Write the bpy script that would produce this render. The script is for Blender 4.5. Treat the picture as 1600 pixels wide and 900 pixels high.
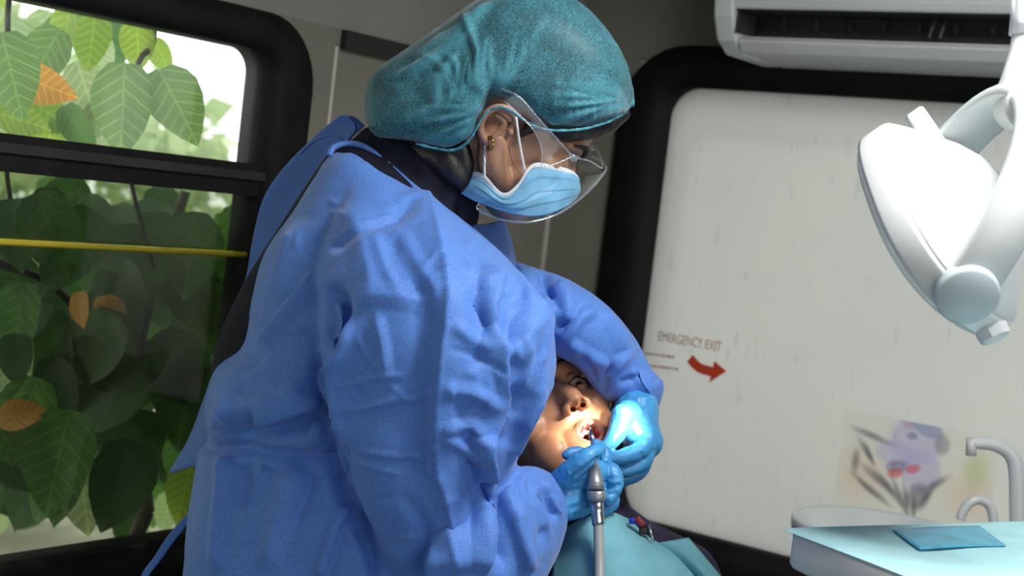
import bpy, math, random
import numpy as np
from mathutils import Matrix, Vector

# ------------------------------------------------------------------ scene, camera, light
scene = bpy.context.scene
for o in list(bpy.data.objects):
    bpy.data.objects.remove(o, do_unlink=True)
COL = scene.collection
rng = np.random.default_rng(7)
random.seed(7)

FPX = 2250.0
YAW, PITCH, ROLL = (math.radians(a) for a in (35.337, 3.446, 6.733))
CAM = np.array([0.0, 0.0, 1.40])
_fh = np.array([-math.sin(YAW), math.cos(YAW), 0.0])
_r0 = np.array([math.cos(YAW), math.sin(YAW), 0.0])
FW = math.cos(PITCH) * _fh - math.sin(PITCH) * np.array([0, 0, 1.0])
_u0 = np.cross(_r0, FW)
RT = math.cos(ROLL) * _r0 + math.sin(ROLL) * _u0
UP = -math.sin(ROLL) * _r0 + math.cos(ROLL) * _u0

cam_data = bpy.data.cameras.new('camera')
cam = bpy.data.objects.new('camera', cam_data)
COL.objects.link(cam)
scene.camera = cam
cam_data.sensor_width = 36.0
cam_data.lens = FPX * 36.0 / 1600.0
cam_data.clip_start = 0.05
m = Matrix.Identity(4)
for i in range(3):
    m[i][0], m[i][1], m[i][2], m[i][3] = RT[i], UP[i], -FW[i], CAM[i]
cam.matrix_world = m
cam_data.dof.use_dof = True
cam_data.dof.focus_distance = 1.56
cam_data.dof.aperture_fstop = 5.6

world = bpy.data.worlds.new('overcast_sky')
scene.world = world
world.use_nodes = True
bg = world.node_tree.nodes['Background']
bg.inputs['Color'].default_value = (0.93, 0.97, 1.0, 1)
bg.inputs['Strength'].default_value = 3.0

sun_d = bpy.data.lights.new('sun', 'SUN')
sun_d.energy = 4.0
sun_d.angle = math.radians(3)
sun_d.color = (1.0, 0.95, 0.85)
sun = bpy.data.objects.new('sun', sun_d)
COL.objects.link(sun)
sun.rotation_euler = Vector((0.45, -0.25, -0.85)).to_track_quat('-Z', 'Y').to_euler()

def area_light(name, loc, aim, sx, sy, energy, col=(1, 1, 1)):
    d = bpy.data.lights.new(name, 'AREA'); d.shape = 'RECTANGLE'; d.size = sx; d.size_y = sy; d.energy = energy; d.color = col
    o = bpy.data.objects.new(name, d); COL.objects.link(o); o.location = loc
    o.rotation_euler = (Vector(aim) - Vector(loc)).to_track_quat('-Z', 'Z').to_euler()
    return o
area_light('daylight_side_window', (-1.50, -0.55, 1.30), (0.0, -0.55, 1.25), 1.35, 0.8, 4.0, (0.93, 0.97, 1.0))     # next side window, behind the camera
area_light('daylight_door_side', (1.03, 0.1, 1.40), (-0.5, 0.1, 1.30), 2.6, 0.85, 4.5, (0.95, 0.98, 1.0))           # windows of the opposite side
area_light('added_overhead_light', (-0.24, 1.17, 2.028), (-0.36, 1.19, 0.0), 0.42, 0.30, 22, (1.0, 0.99, 0.96))          # added overhead light, its true source unseen

vs = scene.view_settings
vs.view_transform = 'Standard'
vs.look = 'None'
vs.gamma = 1.0
vs.use_curve_mapping = False
vs.exposure = -0.36

# ------------------------------------------------------------------ pixel <-> world helpers
def ray(x, y):
    return (x - 800.0) / FPX * RT + (450.0 - y) / FPX * UP + FW
def P(x, y, d):
    return CAM + ray(x, y) * d
def PX(x, y, X):
    q = ray(x, y); return CAM + q * ((X - CAM[0]) / q[0])
def PY(x, y, Y):
    q = ray(x, y); return CAM + q * ((Y - CAM[1]) / q[1])
def PZ(x, y, Z):
    q = ray(x, y); return CAM + q * ((Z - CAM[2]) / q[2])
def proj(V):
    d = V - CAM
    z = d @ FW
    return np.stack([800 + (d @ RT) / z * FPX, 450 - (d @ UP) / z * FPX, z], 1)
def view(r, u, a):
    """vector from view-aligned components: right, up, away"""
    return r * RT + u * UP + a * FW
def nrm(v):
    v = np.asarray(v, float); return v / np.linalg.norm(v)

# ------------------------------------------------------------------ object helpers
ORG = {}
def thing(name, label, cat, loc, group=None):
    o = bpy.data.objects.new(name, None)
    COL.objects.link(o)
    o.empty_display_size = 0.05
    o.location = loc
    o['label'] = label; o['category'] = cat
    if group: o['group'] = group
    ORG[o.name] = np.array(loc, float)
    return o

def mk(name, V, F, mats, parent=None, smooth=True, label=None, cat=None, kind=None, group=None, midx=None, origin=None):
    V = np.asarray(V, float).reshape(-1, 3)
    if parent is not None:
        org = ORG[parent.name]
    elif origin is not None:
        org = np.asarray(origin, float)
    else:
        org = np.array([(V[:, 0].min() + V[:, 0].max()) / 2, (V[:, 1].min() + V[:, 1].max()) / 2, V[:, 2].min()])
    me = bpy.data.meshes.new(name)
    me.from_pydata((V - org).tolist(), [], [tuple(int(i) for i in f) for f in F])
    if not isinstance(mats, (list, tuple)): mats = [mats]
    for mm in mats: me.materials.append(mm)
    if smooth:
        me.polygons.foreach_set('use_smooth', [True] * len(me.polygons))
    if midx is not None:
        me.polygons.foreach_set('material_index', list(midx))
    me.validate(); me.update()
    o = bpy.data.objects.new(name, me)
    COL.objects.link(o)
    if parent is not None: o.parent = parent
    else: o.location = org
    ORG[o.name] = org
    if label: o['label'] = label
    if cat: o['category'] = cat
    if kind: o['kind'] = kind
    if group: o['group'] = group
    return o

def join(*vf):
    VV, FF, n = [], [], 0
    for V, F in vf:
        V = np.asarray(V, float)
        VV.append(V); FF += [tuple(i + n for i in f) for f in F]; n += len(V)
    return np.concatenate(VV), FF

def bevel(o, w, seg=2):
    b = o.modifiers.new('bevel', 'BEVEL'); b.width = w; b.segments = seg; b.limit_method = 'ANGLE'
    b.angle_limit = math.radians(40)
    return o

def box(c, ax, hs):
    """box from centre, 3 axes, half sizes"""
    c = np.asarray(c, float); A = [np.asarray(a, float) * h for a, h in zip(ax, hs)]
    V = [c + A[0] * i + A[1] * j + A[2] * k for i in (-1, 1) for j in (-1, 1) for k in (-1, 1)]
    F = [(0, 1, 3, 2), (4, 6, 7, 5), (0, 4, 5, 1), (2, 3, 7, 6), (0, 2, 6, 4), (1, 5, 7, 3)]
    return np.array(V), F
WX, WY, WZ = np.eye(3)
def abox(x0, x1, y0, y1, z0, z1):
    return box(((x0 + x1) / 2, (y0 + y1) / 2, (z0 + z1) / 2), (WX, WY, WZ), ((x1 - x0) / 2, (y1 - y0) / 2, (z1 - z0) / 2))

def cat_rom(C, n):
    """Catmull-Rom through control points along axis 0"""
    C = np.asarray(C, float); k = len(C)
    if k == 2:
        t = np.linspace(0, 1, n).reshape((-1,) + (1,) * (C.ndim - 1))
        return C[0] * (1 - t) + C[1] * t
    E = np.concatenate([[2 * C[0] - C[1]], C, [2 * C[-1] - C[-2]]])
    u = np.linspace(0, k - 1, n); i = np.minimum(u.astype(int), k - 2)
    t = (u - i).reshape((-1,) + (1,) * (C.ndim - 1))
    p0, p1, p2, p3 = E[i], E[i + 1], E[i + 2], E[i + 3]
    return 0.5 * (2 * p1 + (p2 - p0) * t + (2 * p0 - 5 * p1 + 4 * p2 - p3) * t ** 2 + (3 * p1 - p0 - 3 * p2 + p3) * t ** 3)

def grid_faces(nu, nv, close_v=False):
    F = []
    for i in range(nu - 1):
        for j in range(nv if close_v else nv - 1):
            j2 = (j + 1) % nv
            F.append((i * nv + j, i * nv + j2, (i + 1) * nv + j2, (i + 1) * nv + j))
    return F

def loft(rings, nu, nv_close=True, cap=True):
    """rings: (k, n, 3) closed rings -> smooth skin"""
    R = cat_rom(np.asarray(rings), nu)
    nv = R.shape[1]
    V = R.reshape(-1, 3); F = grid_faces(nu, nv, True)
    if cap:
        F.append(tuple(range(nv - 1, -1, -1))); F.append(tuple((nu - 1) * nv + j for j in range(nv)))
    return V, F

def ring_px(Lx, Ly, Rx, Ry, d, h, n=36, e=2.2, dR=None, eR=None):
    a, b = P(Lx, Ly, d), P(Rx, Ry, d if dR is None else dR)
    c = (a + b) / 2; A = (b - a) / 2
    t = np.arange(n) / n * 2 * np.pi
    cs, sn = np.cos(t), np.sin(t)
    ee = np.where(cs > 0, eR or e, e)
    cs = np.sign(cs) * np.abs(cs) ** (2 / ee); sn = np.sign(sn) * np.abs(sn) ** (2 / ee)
    return c + np.outer(cs, A) + np.outer(sn, FW * h)
def loft_px(st, nu=40, n=36, e=2.2, eR=None):
    return loft([ring_px(*s[:6], n=n, e=e, eR=eR, dR=s[6] if len(s) > 6 else None) for s in st], nu)

def patch(name, rows, nu, nv, mat, thick=0.0008, parent=None, smooth=True, **kw):
    """rows of (px,py,depth) control points"""
    C = np.array([[P(*q) for q in r] for r in rows])
    return patch3(name, C, nu, nv, mat, thick, parent, smooth, **kw)
def patch3(name, C, nu, nv, mat, thick=0.0008, parent=None, smooth=True, fn=None, **kw):
    G = cat_rom(np.asarray(C, float), nu)
    G = cat_rom(G.transpose(1, 0, 2), nv).transpose(1, 0, 2)
    if fn is not None: G = fn(G)
    o = mk(name, G.reshape(-1, 3), grid_faces(nu, nv), mat, parent, smooth, **kw)
    if thick:
        s = o.modifiers.new('thickness', 'SOLIDIFY'); s.thickness = thick; s.offset = 0
    return o

def tube(pts, rad, n=12, res=None, cap=True):
    pts = np.asarray(pts, float)
    rad = np.full(len(pts), rad, float) if np.isscalar(rad) else np.asarray(rad, float)
    if res:
        q = cat_rom(np.concatenate([pts, rad[:, None]], 1), res); pts, rad = q[:, :3], np.maximum(q[:, 3], 1e-5)
    T = np.gradient(pts, axis=0); T /= np.linalg.norm(T, axis=1)[:, None] + 1e-12
    a = np.cross(T[0], [0.3, 0.5, 0.8]); a /= np.linalg.norm(a)
    R = []
    t = np.arange(n) / n * 2 * np.pi
    for i in range(len(pts)):
        a = a - T[i] * (a @ T[i]); a /= np.linalg.norm(a)
        b = np.cross(T[i], a)
        R.append(pts[i] + rad[i] * (np.outer(np.cos(t), a) + np.outer(np.sin(t), b)))
    V = np.concatenate(R); F = grid_faces(len(pts), n, True)
    if cap:
        F.append(tuple(range(n - 1, -1, -1))); F.append(tuple((len(pts) - 1) * n + j for j in range(n)))
    return V, F

def capsule(pts, rad, n=14, res=24):
    """tube with rounded ends"""
    pts = np.asarray(pts, float); rad = np.asarray(rad, float)
    q = cat_rom(np.concatenate([pts, rad[:, None]], 1), res)
    p, r = q[:, :3], q[:, 3]
    s0 = nrm(p[0] - p[1]); s1 = nrm(p[-1] - p[-2])
    A, B = [], []
    for k in (80, 60, 40, 20):
        a = math.radians(k)
        A.append(np.append(p[0] + s0 * r[0] * math.sin(a), r[0] * math.cos(a)))
    for k in (20, 40, 60, 80):
        a = math.radians(k)
        B.append(np.append(p[-1] + s1 * r[-1] * math.sin(a), r[-1] * math.cos(a)))
    q = np.concatenate([A, np.concatenate([p, r[:, None]], 1), B])
    return tube(q[:, :3], q[:, 3], n)

def chain_px(pts, n=14, res=24):
    """pts of (px,py,depth,radius px)"""
    return capsule([P(*p[:3]) for p in pts], [p[3] * p[2] / FPX for p in pts], n, res)

def ellipsoid(c, ax, nu=24, nv=32):
    """ax: 3 vectors (with lengths)"""
    c = np.asarray(c, float); ax = np.asarray(ax, float)
    th = np.linspace(0.001, np.pi - 0.001, nu); ph = np.arange(nv) / nv * 2 * np.pi
    d = np.stack([np.outer(np.sin(th), np.cos(ph)), np.outer(np.sin(th), np.sin(ph)), np.outer(np.cos(th), np.ones(nv))], -1).reshape(-1, 3)
    V = c + d @ ax
    F = grid_faces(nu, nv, True)
    F.append(tuple(range(nv - 1, -1, -1))); F.append(tuple((nu - 1) * nv + j for j in range(nv)))
    return V, F

def lathe(prof, c, axis, n=32, cap=True):
    """prof: (radius, distance along axis)"""
    axis = nrm(axis); a = nrm(np.cross(axis, [0.31, 0.77, 0.55])); b = np.cross(axis, a)
    t = np.arange(n) / n * 2 * np.pi
    V = np.concatenate([np.asarray(c) + axis * h + r * (np.outer(np.cos(t), a) + np.outer(np.sin(t), b)) for r, h in prof])
    F = grid_faces(len(prof), n, True)
    if cap:
        F.append(tuple(range(n - 1, -1, -1))); F.append(tuple((len(prof) - 1) * n + j for j in range(n)))
    return V, F

def voxel(parts, size, it=3):
    V, F = join(*parts)
    me = bpy.data.meshes.new('tmp'); me.from_pydata(V.tolist(), [], F); me.validate()
    o = bpy.data.objects.new('tmp', me); COL.objects.link(o)
    r = o.modifiers.new('r', 'REMESH'); r.mode = 'VOXEL'; r.voxel_size = size; r.adaptivity = 0
    dg = bpy.context.evaluated_depsgraph_get()
    m2 = bpy.data.meshes.new_from_object(o.evaluated_get(dg))
    n = len(m2.vertices); V = np.empty(n * 3); m2.vertices.foreach_get('co', V); V = V.reshape(-1, 3)
    F = [tuple(p.vertices) for p in m2.polygons]
    E = np.empty(len(m2.edges) * 2, int); m2.edges.foreach_get('vertices', E); E = E.reshape(-1, 2)
    bpy.data.objects.remove(o); bpy.data.meshes.remove(me); bpy.data.meshes.remove(m2)
    V = lap(V, E, it)
    return V, F, E

def lap(V, E, it, lam=0.55, w=None):
    n = len(V)
    deg = np.bincount(E.ravel(), minlength=n).astype(float)[:, None]; deg[deg == 0] = 1
    for _ in range(it):
        S = np.zeros_like(V)
        for k in range(3):
            S[:, k] = np.bincount(E[:, 0], V[E[:, 1], k], n) + np.bincount(E[:, 1], V[E[:, 0], k], n)
        d = (S / deg - V) * lam
        V = V + (d if w is None else d * w[:, None])
    return V

def normals(V, F):
    F4 = np.array([f if len(f) == 4 else (f[0], f[1], f[2], f[2]) for f in F])
    n = np.cross(V[F4[:, 2]] - V[F4[:, 0]], V[F4[:, 3]] - V[F4[:, 1]])
    N = np.zeros_like(V)
    for k in range(4):
        for c in range(3):
            N[:, c] += np.bincount(F4[:, k], n[:, c], len(V))
    return N / (np.linalg.norm(N, axis=1)[:, None] + 1e-12)

def poly_dist(Q, pts):
    """distance, signed side and parameter along a smoothed polyline, in pixels"""
    pl = cat_rom(np.asarray(pts, float), max(2, 4 * (len(pts) - 1) + 1))
    best = np.full(len(Q), 1e9); side = np.zeros(len(Q)); par = np.zeros(len(Q))
    seg = len(pl) - 1
    for i in range(seg):
        a, b = pl[i], pl[i + 1]; ab = b - a; L2 = ab @ ab + 1e-9
        t = np.clip(((Q - a) @ ab) / L2, 0, 1)
        d = Q - (a + t[:, None] * ab)
        dist = np.hypot(d[:, 0], d[:, 1])
        m_ = dist < best
        best[m_] = dist[m_]; side[m_] = np.sign(ab[0] * d[m_, 1] - ab[1] * d[m_, 0]); par[m_] = (i + t[m_]) / seg
    return best, side, par

def sculpt(V, F, strokes, dmax=None):
    """fold strokes: (points, width px, amplitude m, kind[, taper]); kind g ridge/valley, e edge step, s sharp ridge"""
    N = normals(V, F)
    Q = proj(V); q2 = Q[:, :2]
    tc = CAM - V; tc /= np.linalg.norm(tc, axis=1)[:, None]
    fw = np.clip((N * tc).sum(1) * 2.2, 0, 1)
    if dmax is not None: fw = fw * (Q[:, 2] < dmax)
    H = np.zeros(len(V))
    for s in strokes:
        pts, w, amp, kind = s[:4]
        taper = s[4] if len(s) > 4 else 0.25
        p = np.asarray(pts, float); mg = 4 * w
        m_ = (q2[:, 0] > p[:, 0].min() - mg) & (q2[:, 0] < p[:, 0].max() + mg) & (q2[:, 1] > p[:, 1].min() - mg) & (q2[:, 1] < p[:, 1].max() + mg) & (fw > 0)
        ix = np.nonzero(m_)[0]
        if not len(ix): continue
        d, sd, t = poly_dist(q2[ix], p)
        tp = np.clip(np.minimum(t, 1 - t) / taper, 0, 1) if taper > 0 else 1.0
        tp = tp * tp * (3 - 2 * tp) if taper > 0 else 1.0
        if kind == 'g': h = np.exp(-(d / w) ** 2)
        elif kind == 's': h = np.exp(-d / w)
        elif kind == 't': h = np.clip(1 - d / w, 0, 1)
        elif kind in ('hp', 'hn'):      # fold edge: long slope on one side, steep drop on the other
            long_ = (sd > 0) if kind == 'hp' else (sd < 0)
            h = np.where(long_, np.clip(1 - d / w, 0, 1), np.clip(1 - d / 8.0, 0, 1))
        elif kind == 'e':
            x = d * sd / w
            h = np.tanh(x * 3.0) * np.exp(-np.abs(x) * 0.9)
        H[ix] += amp * h * tp
    return V + N * (H * fw)[:, None]

def crumple(V, freq, amp, n=7, seed=1, stretch=(1, 1, 1)):
    r = np.random.default_rng(seed); h = np.zeros(len(V))
    X = V * np.asarray(stretch)
    for i in range(n):
        k = r.normal(size=3); k /= np.linalg.norm(k); f = freq * r.uniform(0.6, 1.6)
        k2 = r.normal(size=3) * freq * 0.5
        warp = np.sin(X @ k2 + r.uniform(0, 6)) * 0.9
        h += np.abs(np.sin(X @ k * f + warp + r.uniform(0, 6))) - 0.63
    return h / n * amp

# ------------------------------------------------------------------ materials
def new_mat(name):
    mm = bpy.data.materials.new(name); mm.use_nodes = True
    nt = mm.node_tree; nt.nodes.clear()
    out = nt.nodes.new('ShaderNodeOutputMaterial')
    return mm, nt, out
def nd(nt, typ, **kw):
    n = nt.nodes.new(typ)
    for k, v in kw.items():
        if k.startswith('i_'):
            n.inputs[k[2:].replace('_', ' ')].default_value = v
        else: setattr(n, k, v)
    return n
def coords(nt, scale=None):
    tc = nd(nt, 'ShaderNodeTexCoord')
    if scale is None: return tc.outputs['Object']
    mp = nd(nt, 'ShaderNodeMapping'); mp.inputs['Scale'].default_value = scale
    nt.links.new(tc.outputs['Object'], mp.inputs['Vector']); return mp.outputs['Vector']

def pmat(name, col, rough=0.5, var=0.08, scale=6.0, metallic=0.0, bump=0.0, bscale=60.0, spec=0.5, sss=0.0,
         col2=None, trans=0.0, coat=0.0, sheen=0.0, stretch=None, detail=3.0):
    """principled with noise colour variation and fine relief"""
    mm, nt, out = new_mat(name)
    b = nd(nt, 'ShaderNodeBsdfPrincipled')
    b.inputs['Roughness'].default_value = rough; b.inputs['Metallic'].default_value = metallic
    b.inputs['Specular IOR Level'].default_value = spec
    if coat: b.inputs['Coat Weight'].default_value = coat
    if sheen: b.inputs['Sheen Weight'].default_value = sheen
    if sss:
        b.inputs['Subsurface Weight'].default_value = sss; b.inputs['Subsurface Scale'].default_value = 0.006
        b.inputs['Subsurface Radius'].default_value = (1.0, 0.35, 0.2)
    vec = coords(nt, stretch)
    nz = nd(nt, 'ShaderNodeTexNoise', i_Scale=scale, i_Detail=detail)
    nt.links.new(vec, nz.inputs['Vector'])
    mix = nd(nt, 'ShaderNodeMix', data_type='RGBA')
    c = np.array(col); c2 = np.array(col2) if col2 is not None else c * (1 - 3 * var)
    cr = nd(nt, 'ShaderNodeMapRange'); cr.inputs['From Min'].default_value = 0.3; cr.inputs['From Max'].default_value = 0.7
    nt.links.new(nz.outputs['Fac'], cr.inputs['Value']); nt.links.new(cr.outputs['Result'], mix.inputs['Factor'])
    mix.inputs['A'].default_value = (*(np.clip(c * (1 + var), 0, 1) if col2 is None else c), 1)
    mix.inputs['B'].default_value = (*np.clip(c2, 0, 1), 1)
    nt.links.new(mix.outputs['Result'], b.inputs['Base Color'])
    if bump:
        n2 = nd(nt, 'ShaderNodeTexNoise', i_Scale=bscale, i_Detail=4.0)
        nt.links.new(vec, n2.inputs['Vector'])
        bp = nd(nt, 'ShaderNodeBump'); bp.inputs['Strength'].default_value = bump; bp.inputs['Distance'].default_value = 0.002
        nt.links.new(n2.outputs['Fac'], bp.inputs['Height']); nt.links.new(bp.outputs['Normal'], b.inputs['Normal'])
    sh = b.outputs['BSDF']
    if trans:
        tr = nd(nt, 'ShaderNodeBsdfTranslucent'); nt.links.new(mix.outputs['Result'], tr.inputs['Color'])
        ms = nd(nt, 'ShaderNodeMixShader'); ms.inputs['Fac'].default_value = trans
        nt.links.new(sh, ms.inputs[1]); nt.links.new(tr.outputs['BSDF'], ms.inputs[2]); sh = ms.outputs['Shader']
    nt.links.new(sh, out.inputs['Surface'])
    return mm

def cloth_mat(name, col, col2, dots=560.0, trans=0.15, rough=0.62):
    """spun-bonded fabric: fine dot emboss, soft colour drift, crumpled fine relief"""
    mm, nt, out = new_mat(name)
    b = nd(nt, 'ShaderNodeBsdfPrincipled'); b.inputs['Roughness'].default_value = rough
    b.inputs['Specular IOR Level'].default_value = 0.35
    b.inputs['Sheen Weight'].default_value = 0.22; b.inputs['Sheen Roughness'].default_value = 0.4
    vec = coords(nt)
    nz = nd(nt, 'ShaderNodeTexNoise', i_Scale=5.0, i_Detail=4.0); nt.links.new(vec, nz.inputs['Vector'])
    mix = nd(nt, 'ShaderNodeMix', data_type='RGBA'); mix.inputs['A'].default_value = (*col, 1); mix.inputs['B'].default_value = (*col2, 1)
    nt.links.new(nz.outputs['Fac'], mix.inputs['Factor'])
    vo = nd(nt, 'ShaderNodeTexVoronoi', i_Scale=dots, i_Randomness=1.0); nt.links.new(vec, vo.inputs['Vector'])
    mr = nd(nt, 'ShaderNodeMapRange'); mr.inputs['From Min'].default_value = 0.15; mr.inputs['From Max'].default_value = 0.6
    mr.inputs['To Min'].default_value = 0.76; mr.inputs['To Max'].default_value = 1.10
    nt.links.new(vo.outputs['Distance'], mr.inputs['Value'])
    vm = nd(nt, 'ShaderNodeVectorMath', operation='SCALE')
    nt.links.new(mix.outputs['Result'], vm.inputs[0]); nt.links.new(mr.outputs['Result'], vm.inputs['Scale'])
    nt.links.new(vm.outputs['Vector'], b.inputs['Base Color'])
    mp = nd(nt, 'ShaderNodeMapping'); mp.inputs['Scale'].default_value = (1, 1, 0.6); nt.links.new(vec, mp.inputs['Vector'])
    n1 = nd(nt, 'ShaderNodeTexNoise', i_Scale=17.0, i_Detail=5.0, i_Distortion=1.3); n1.noise_type = 'RIDGED_MULTIFRACTAL'
    nt.links.new(mp.outputs['Vector'], n1.inputs['Vector'])
    bp = nd(nt, 'ShaderNodeBump'); bp.inputs['Strength'].default_value = 0.22; bp.inputs['Distance'].default_value = 0.004
    nt.links.new(n1.outputs['Fac'], bp.inputs['Height']); nt.links.new(bp.outputs['Normal'], b.inputs['Normal'])
    tr = nd(nt, 'ShaderNodeBsdfTranslucent'); nt.links.new(vm.outputs['Vector'], tr.inputs['Color'])
    ms = nd(nt, 'ShaderNodeMixShader'); ms.inputs['Fac'].default_value = trans
    nt.links.new(b.outputs['BSDF'], ms.inputs[1]); nt.links.new(tr.outputs['BSDF'], ms.inputs[2])
    nt.links.new(ms.outputs['Shader'], out.inputs['Surface'])
    return mm

def thin_glass(name, tint, ior=1.45, rough=0.02, haze=0.0, haze_col=(0.8, 0.8, 0.8), gloss=1.0):
    """thin clear sheet: tinted transmission plus mirror reflection, optional dust"""
    mm, nt, out = new_mat(name)
    tr = nd(nt, 'ShaderNodeBsdfTransparent'); tr.inputs['Color'].default_value = (*tint, 1)
    gl = nd(nt, 'ShaderNodeBsdfGlossy'); gl.inputs['Roughness'].default_value = rough
    gl.inputs['Color'].default_value = (gloss, gloss, gloss, 1)
    fr = nd(nt, 'ShaderNodeFresnel')
    ge = nd(nt, 'ShaderNodeNewGeometry'); im = nd(nt, 'ShaderNodeMix', data_type='FLOAT')
    im.inputs['A'].default_value = ior; im.inputs['B'].default_value = 1 / ior       # thin sheet: same reflectance from both faces
    nt.links.new(ge.outputs['Backfacing'], im.inputs['Factor']); nt.links.new(im.outputs['Result'], fr.inputs['IOR'])
    ms = nd(nt, 'ShaderNodeMixShader')
    nt.links.new(fr.outputs['Fac'], ms.inputs['Fac']); nt.links.new(tr.outputs['BSDF'], ms.inputs[1]); nt.links.new(gl.outputs['BSDF'], ms.inputs[2])
    sh = ms.outputs['Shader']
    if haze:
        df = nd(nt, 'ShaderNodeBsdfTranslucent'); df.inputs['Color'].default_value = (*haze_col, 1)
        dd = nd(nt, 'ShaderNodeBsdfDiffuse'); dd.inputs['Color'].default_value = (*haze_col, 1)
        m0 = nd(nt, 'ShaderNodeMixShader'); m0.inputs['Fac'].default_value = 0.5
        nt.links.new(df.outputs['BSDF'], m0.inputs[1]); nt.links.new(dd.outputs['BSDF'], m0.inputs[2])
        nz = nd(nt, 'ShaderNodeTexNoise', i_Scale=9.0, i_Detail=4.0); nt.links.new(coords(nt), nz.inputs['Vector'])
        mu = nd(nt, 'ShaderNodeMath', operation='MULTIPLY'); mu.inputs[1].default_value = haze * 2
        nt.links.new(nz.outputs['Fac'], mu.inputs[0])
        m2 = nd(nt, 'ShaderNodeMixShader'); nt.links.new(mu.outputs['Value'], m2.inputs['Fac'])
        nt.links.new(sh, m2.inputs[1]); nt.links.new(m0.outputs['Shader'], m2.inputs[2]); sh = m2.outputs['Shader']
    nt.links.new(sh, out.inputs['Surface'])
    return mm

def dusty_pane_mat():
    """frosted, rain-streaked film: mostly diffuse, lets daylight through"""
    mm, nt, out = new_mat('dusty_frosted_pane')
    vec = coords(nt)
    mp = nd(nt, 'ShaderNodeMapping'); mp.inputs['Scale'].default_value = (60, 60, 14); nt.links.new(vec, mp.inputs['Vector'])
    st = nd(nt, 'ShaderNodeTexNoise', i_Scale=1.0, i_Detail=5.0, i_Roughness=0.6); nt.links.new(mp.outputs['Vector'], st.inputs['Vector'])
    r1 = nd(nt, 'ShaderNodeMapRange'); r1.inputs['From Min'].default_value = 0.60; r1.inputs['From Max'].default_value = 0.82
    nt.links.new(st.outputs['Fac'], r1.inputs['Value'])
    lg = nd(nt, 'ShaderNodeTexNoise', i_Scale=3.2, i_Detail=3.0); nt.links.new(vec, lg.inputs['Vector'])
    c1 = nd(nt, 'ShaderNodeMix', data_type='RGBA'); c1.inputs['A'].default_value = (0.60, 0.61, 0.61, 1); c1.inputs['B'].default_value = (0.66, 0.67, 0.62, 1)
    nt.links.new(lg.outputs['Fac'], c1.inputs['Factor'])
    c2 = nd(nt, 'ShaderNodeMix', data_type='RGBA'); c2.inputs['B'].default_value = (0.33, 0.33, 0.34, 1)
    mu = nd(nt, 'ShaderNodeMath', operation='MULTIPLY'); mu.inputs[1].default_value = 0.7
    nt.links.new(r1.outputs['Result'], mu.inputs[0]); nt.links.new(mu.outputs['Value'], c2.inputs['Factor'])
    nt.links.new(c1.outputs['Result'], c2.inputs['A'])
    t = nd(nt, 'ShaderNodeBsdfTranslucent'); d = nd(nt, 'ShaderNodeBsdfDiffuse')
    nt.links.new(c2.outputs['Result'], t.inputs['Color']); nt.links.new(c2.outputs['Result'], d.inputs['Color'])
    a = nd(nt, 'ShaderNodeMixShader'); a.inputs['Fac'].default_value = 0.42
    nt.links.new(t.outputs['BSDF'], a.inputs[1]); nt.links.new(d.outputs['BSDF'], a.inputs[2])
    tp = nd(nt, 'ShaderNodeBsdfTransparent'); tp.inputs['Color'].default_value = (0.8, 0.8, 0.78, 1)
    f = nd(nt, 'ShaderNodeMixShader'); f.inputs['Fac'].default_value = 0.08
    nt.links.new(a.outputs['Shader'], f.inputs[1]); nt.links.new(tp.outputs['BSDF'], f.inputs[2])
    nt.links.new(f.outputs['Shader'], out.inputs['Surface'])
    return mm

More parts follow.
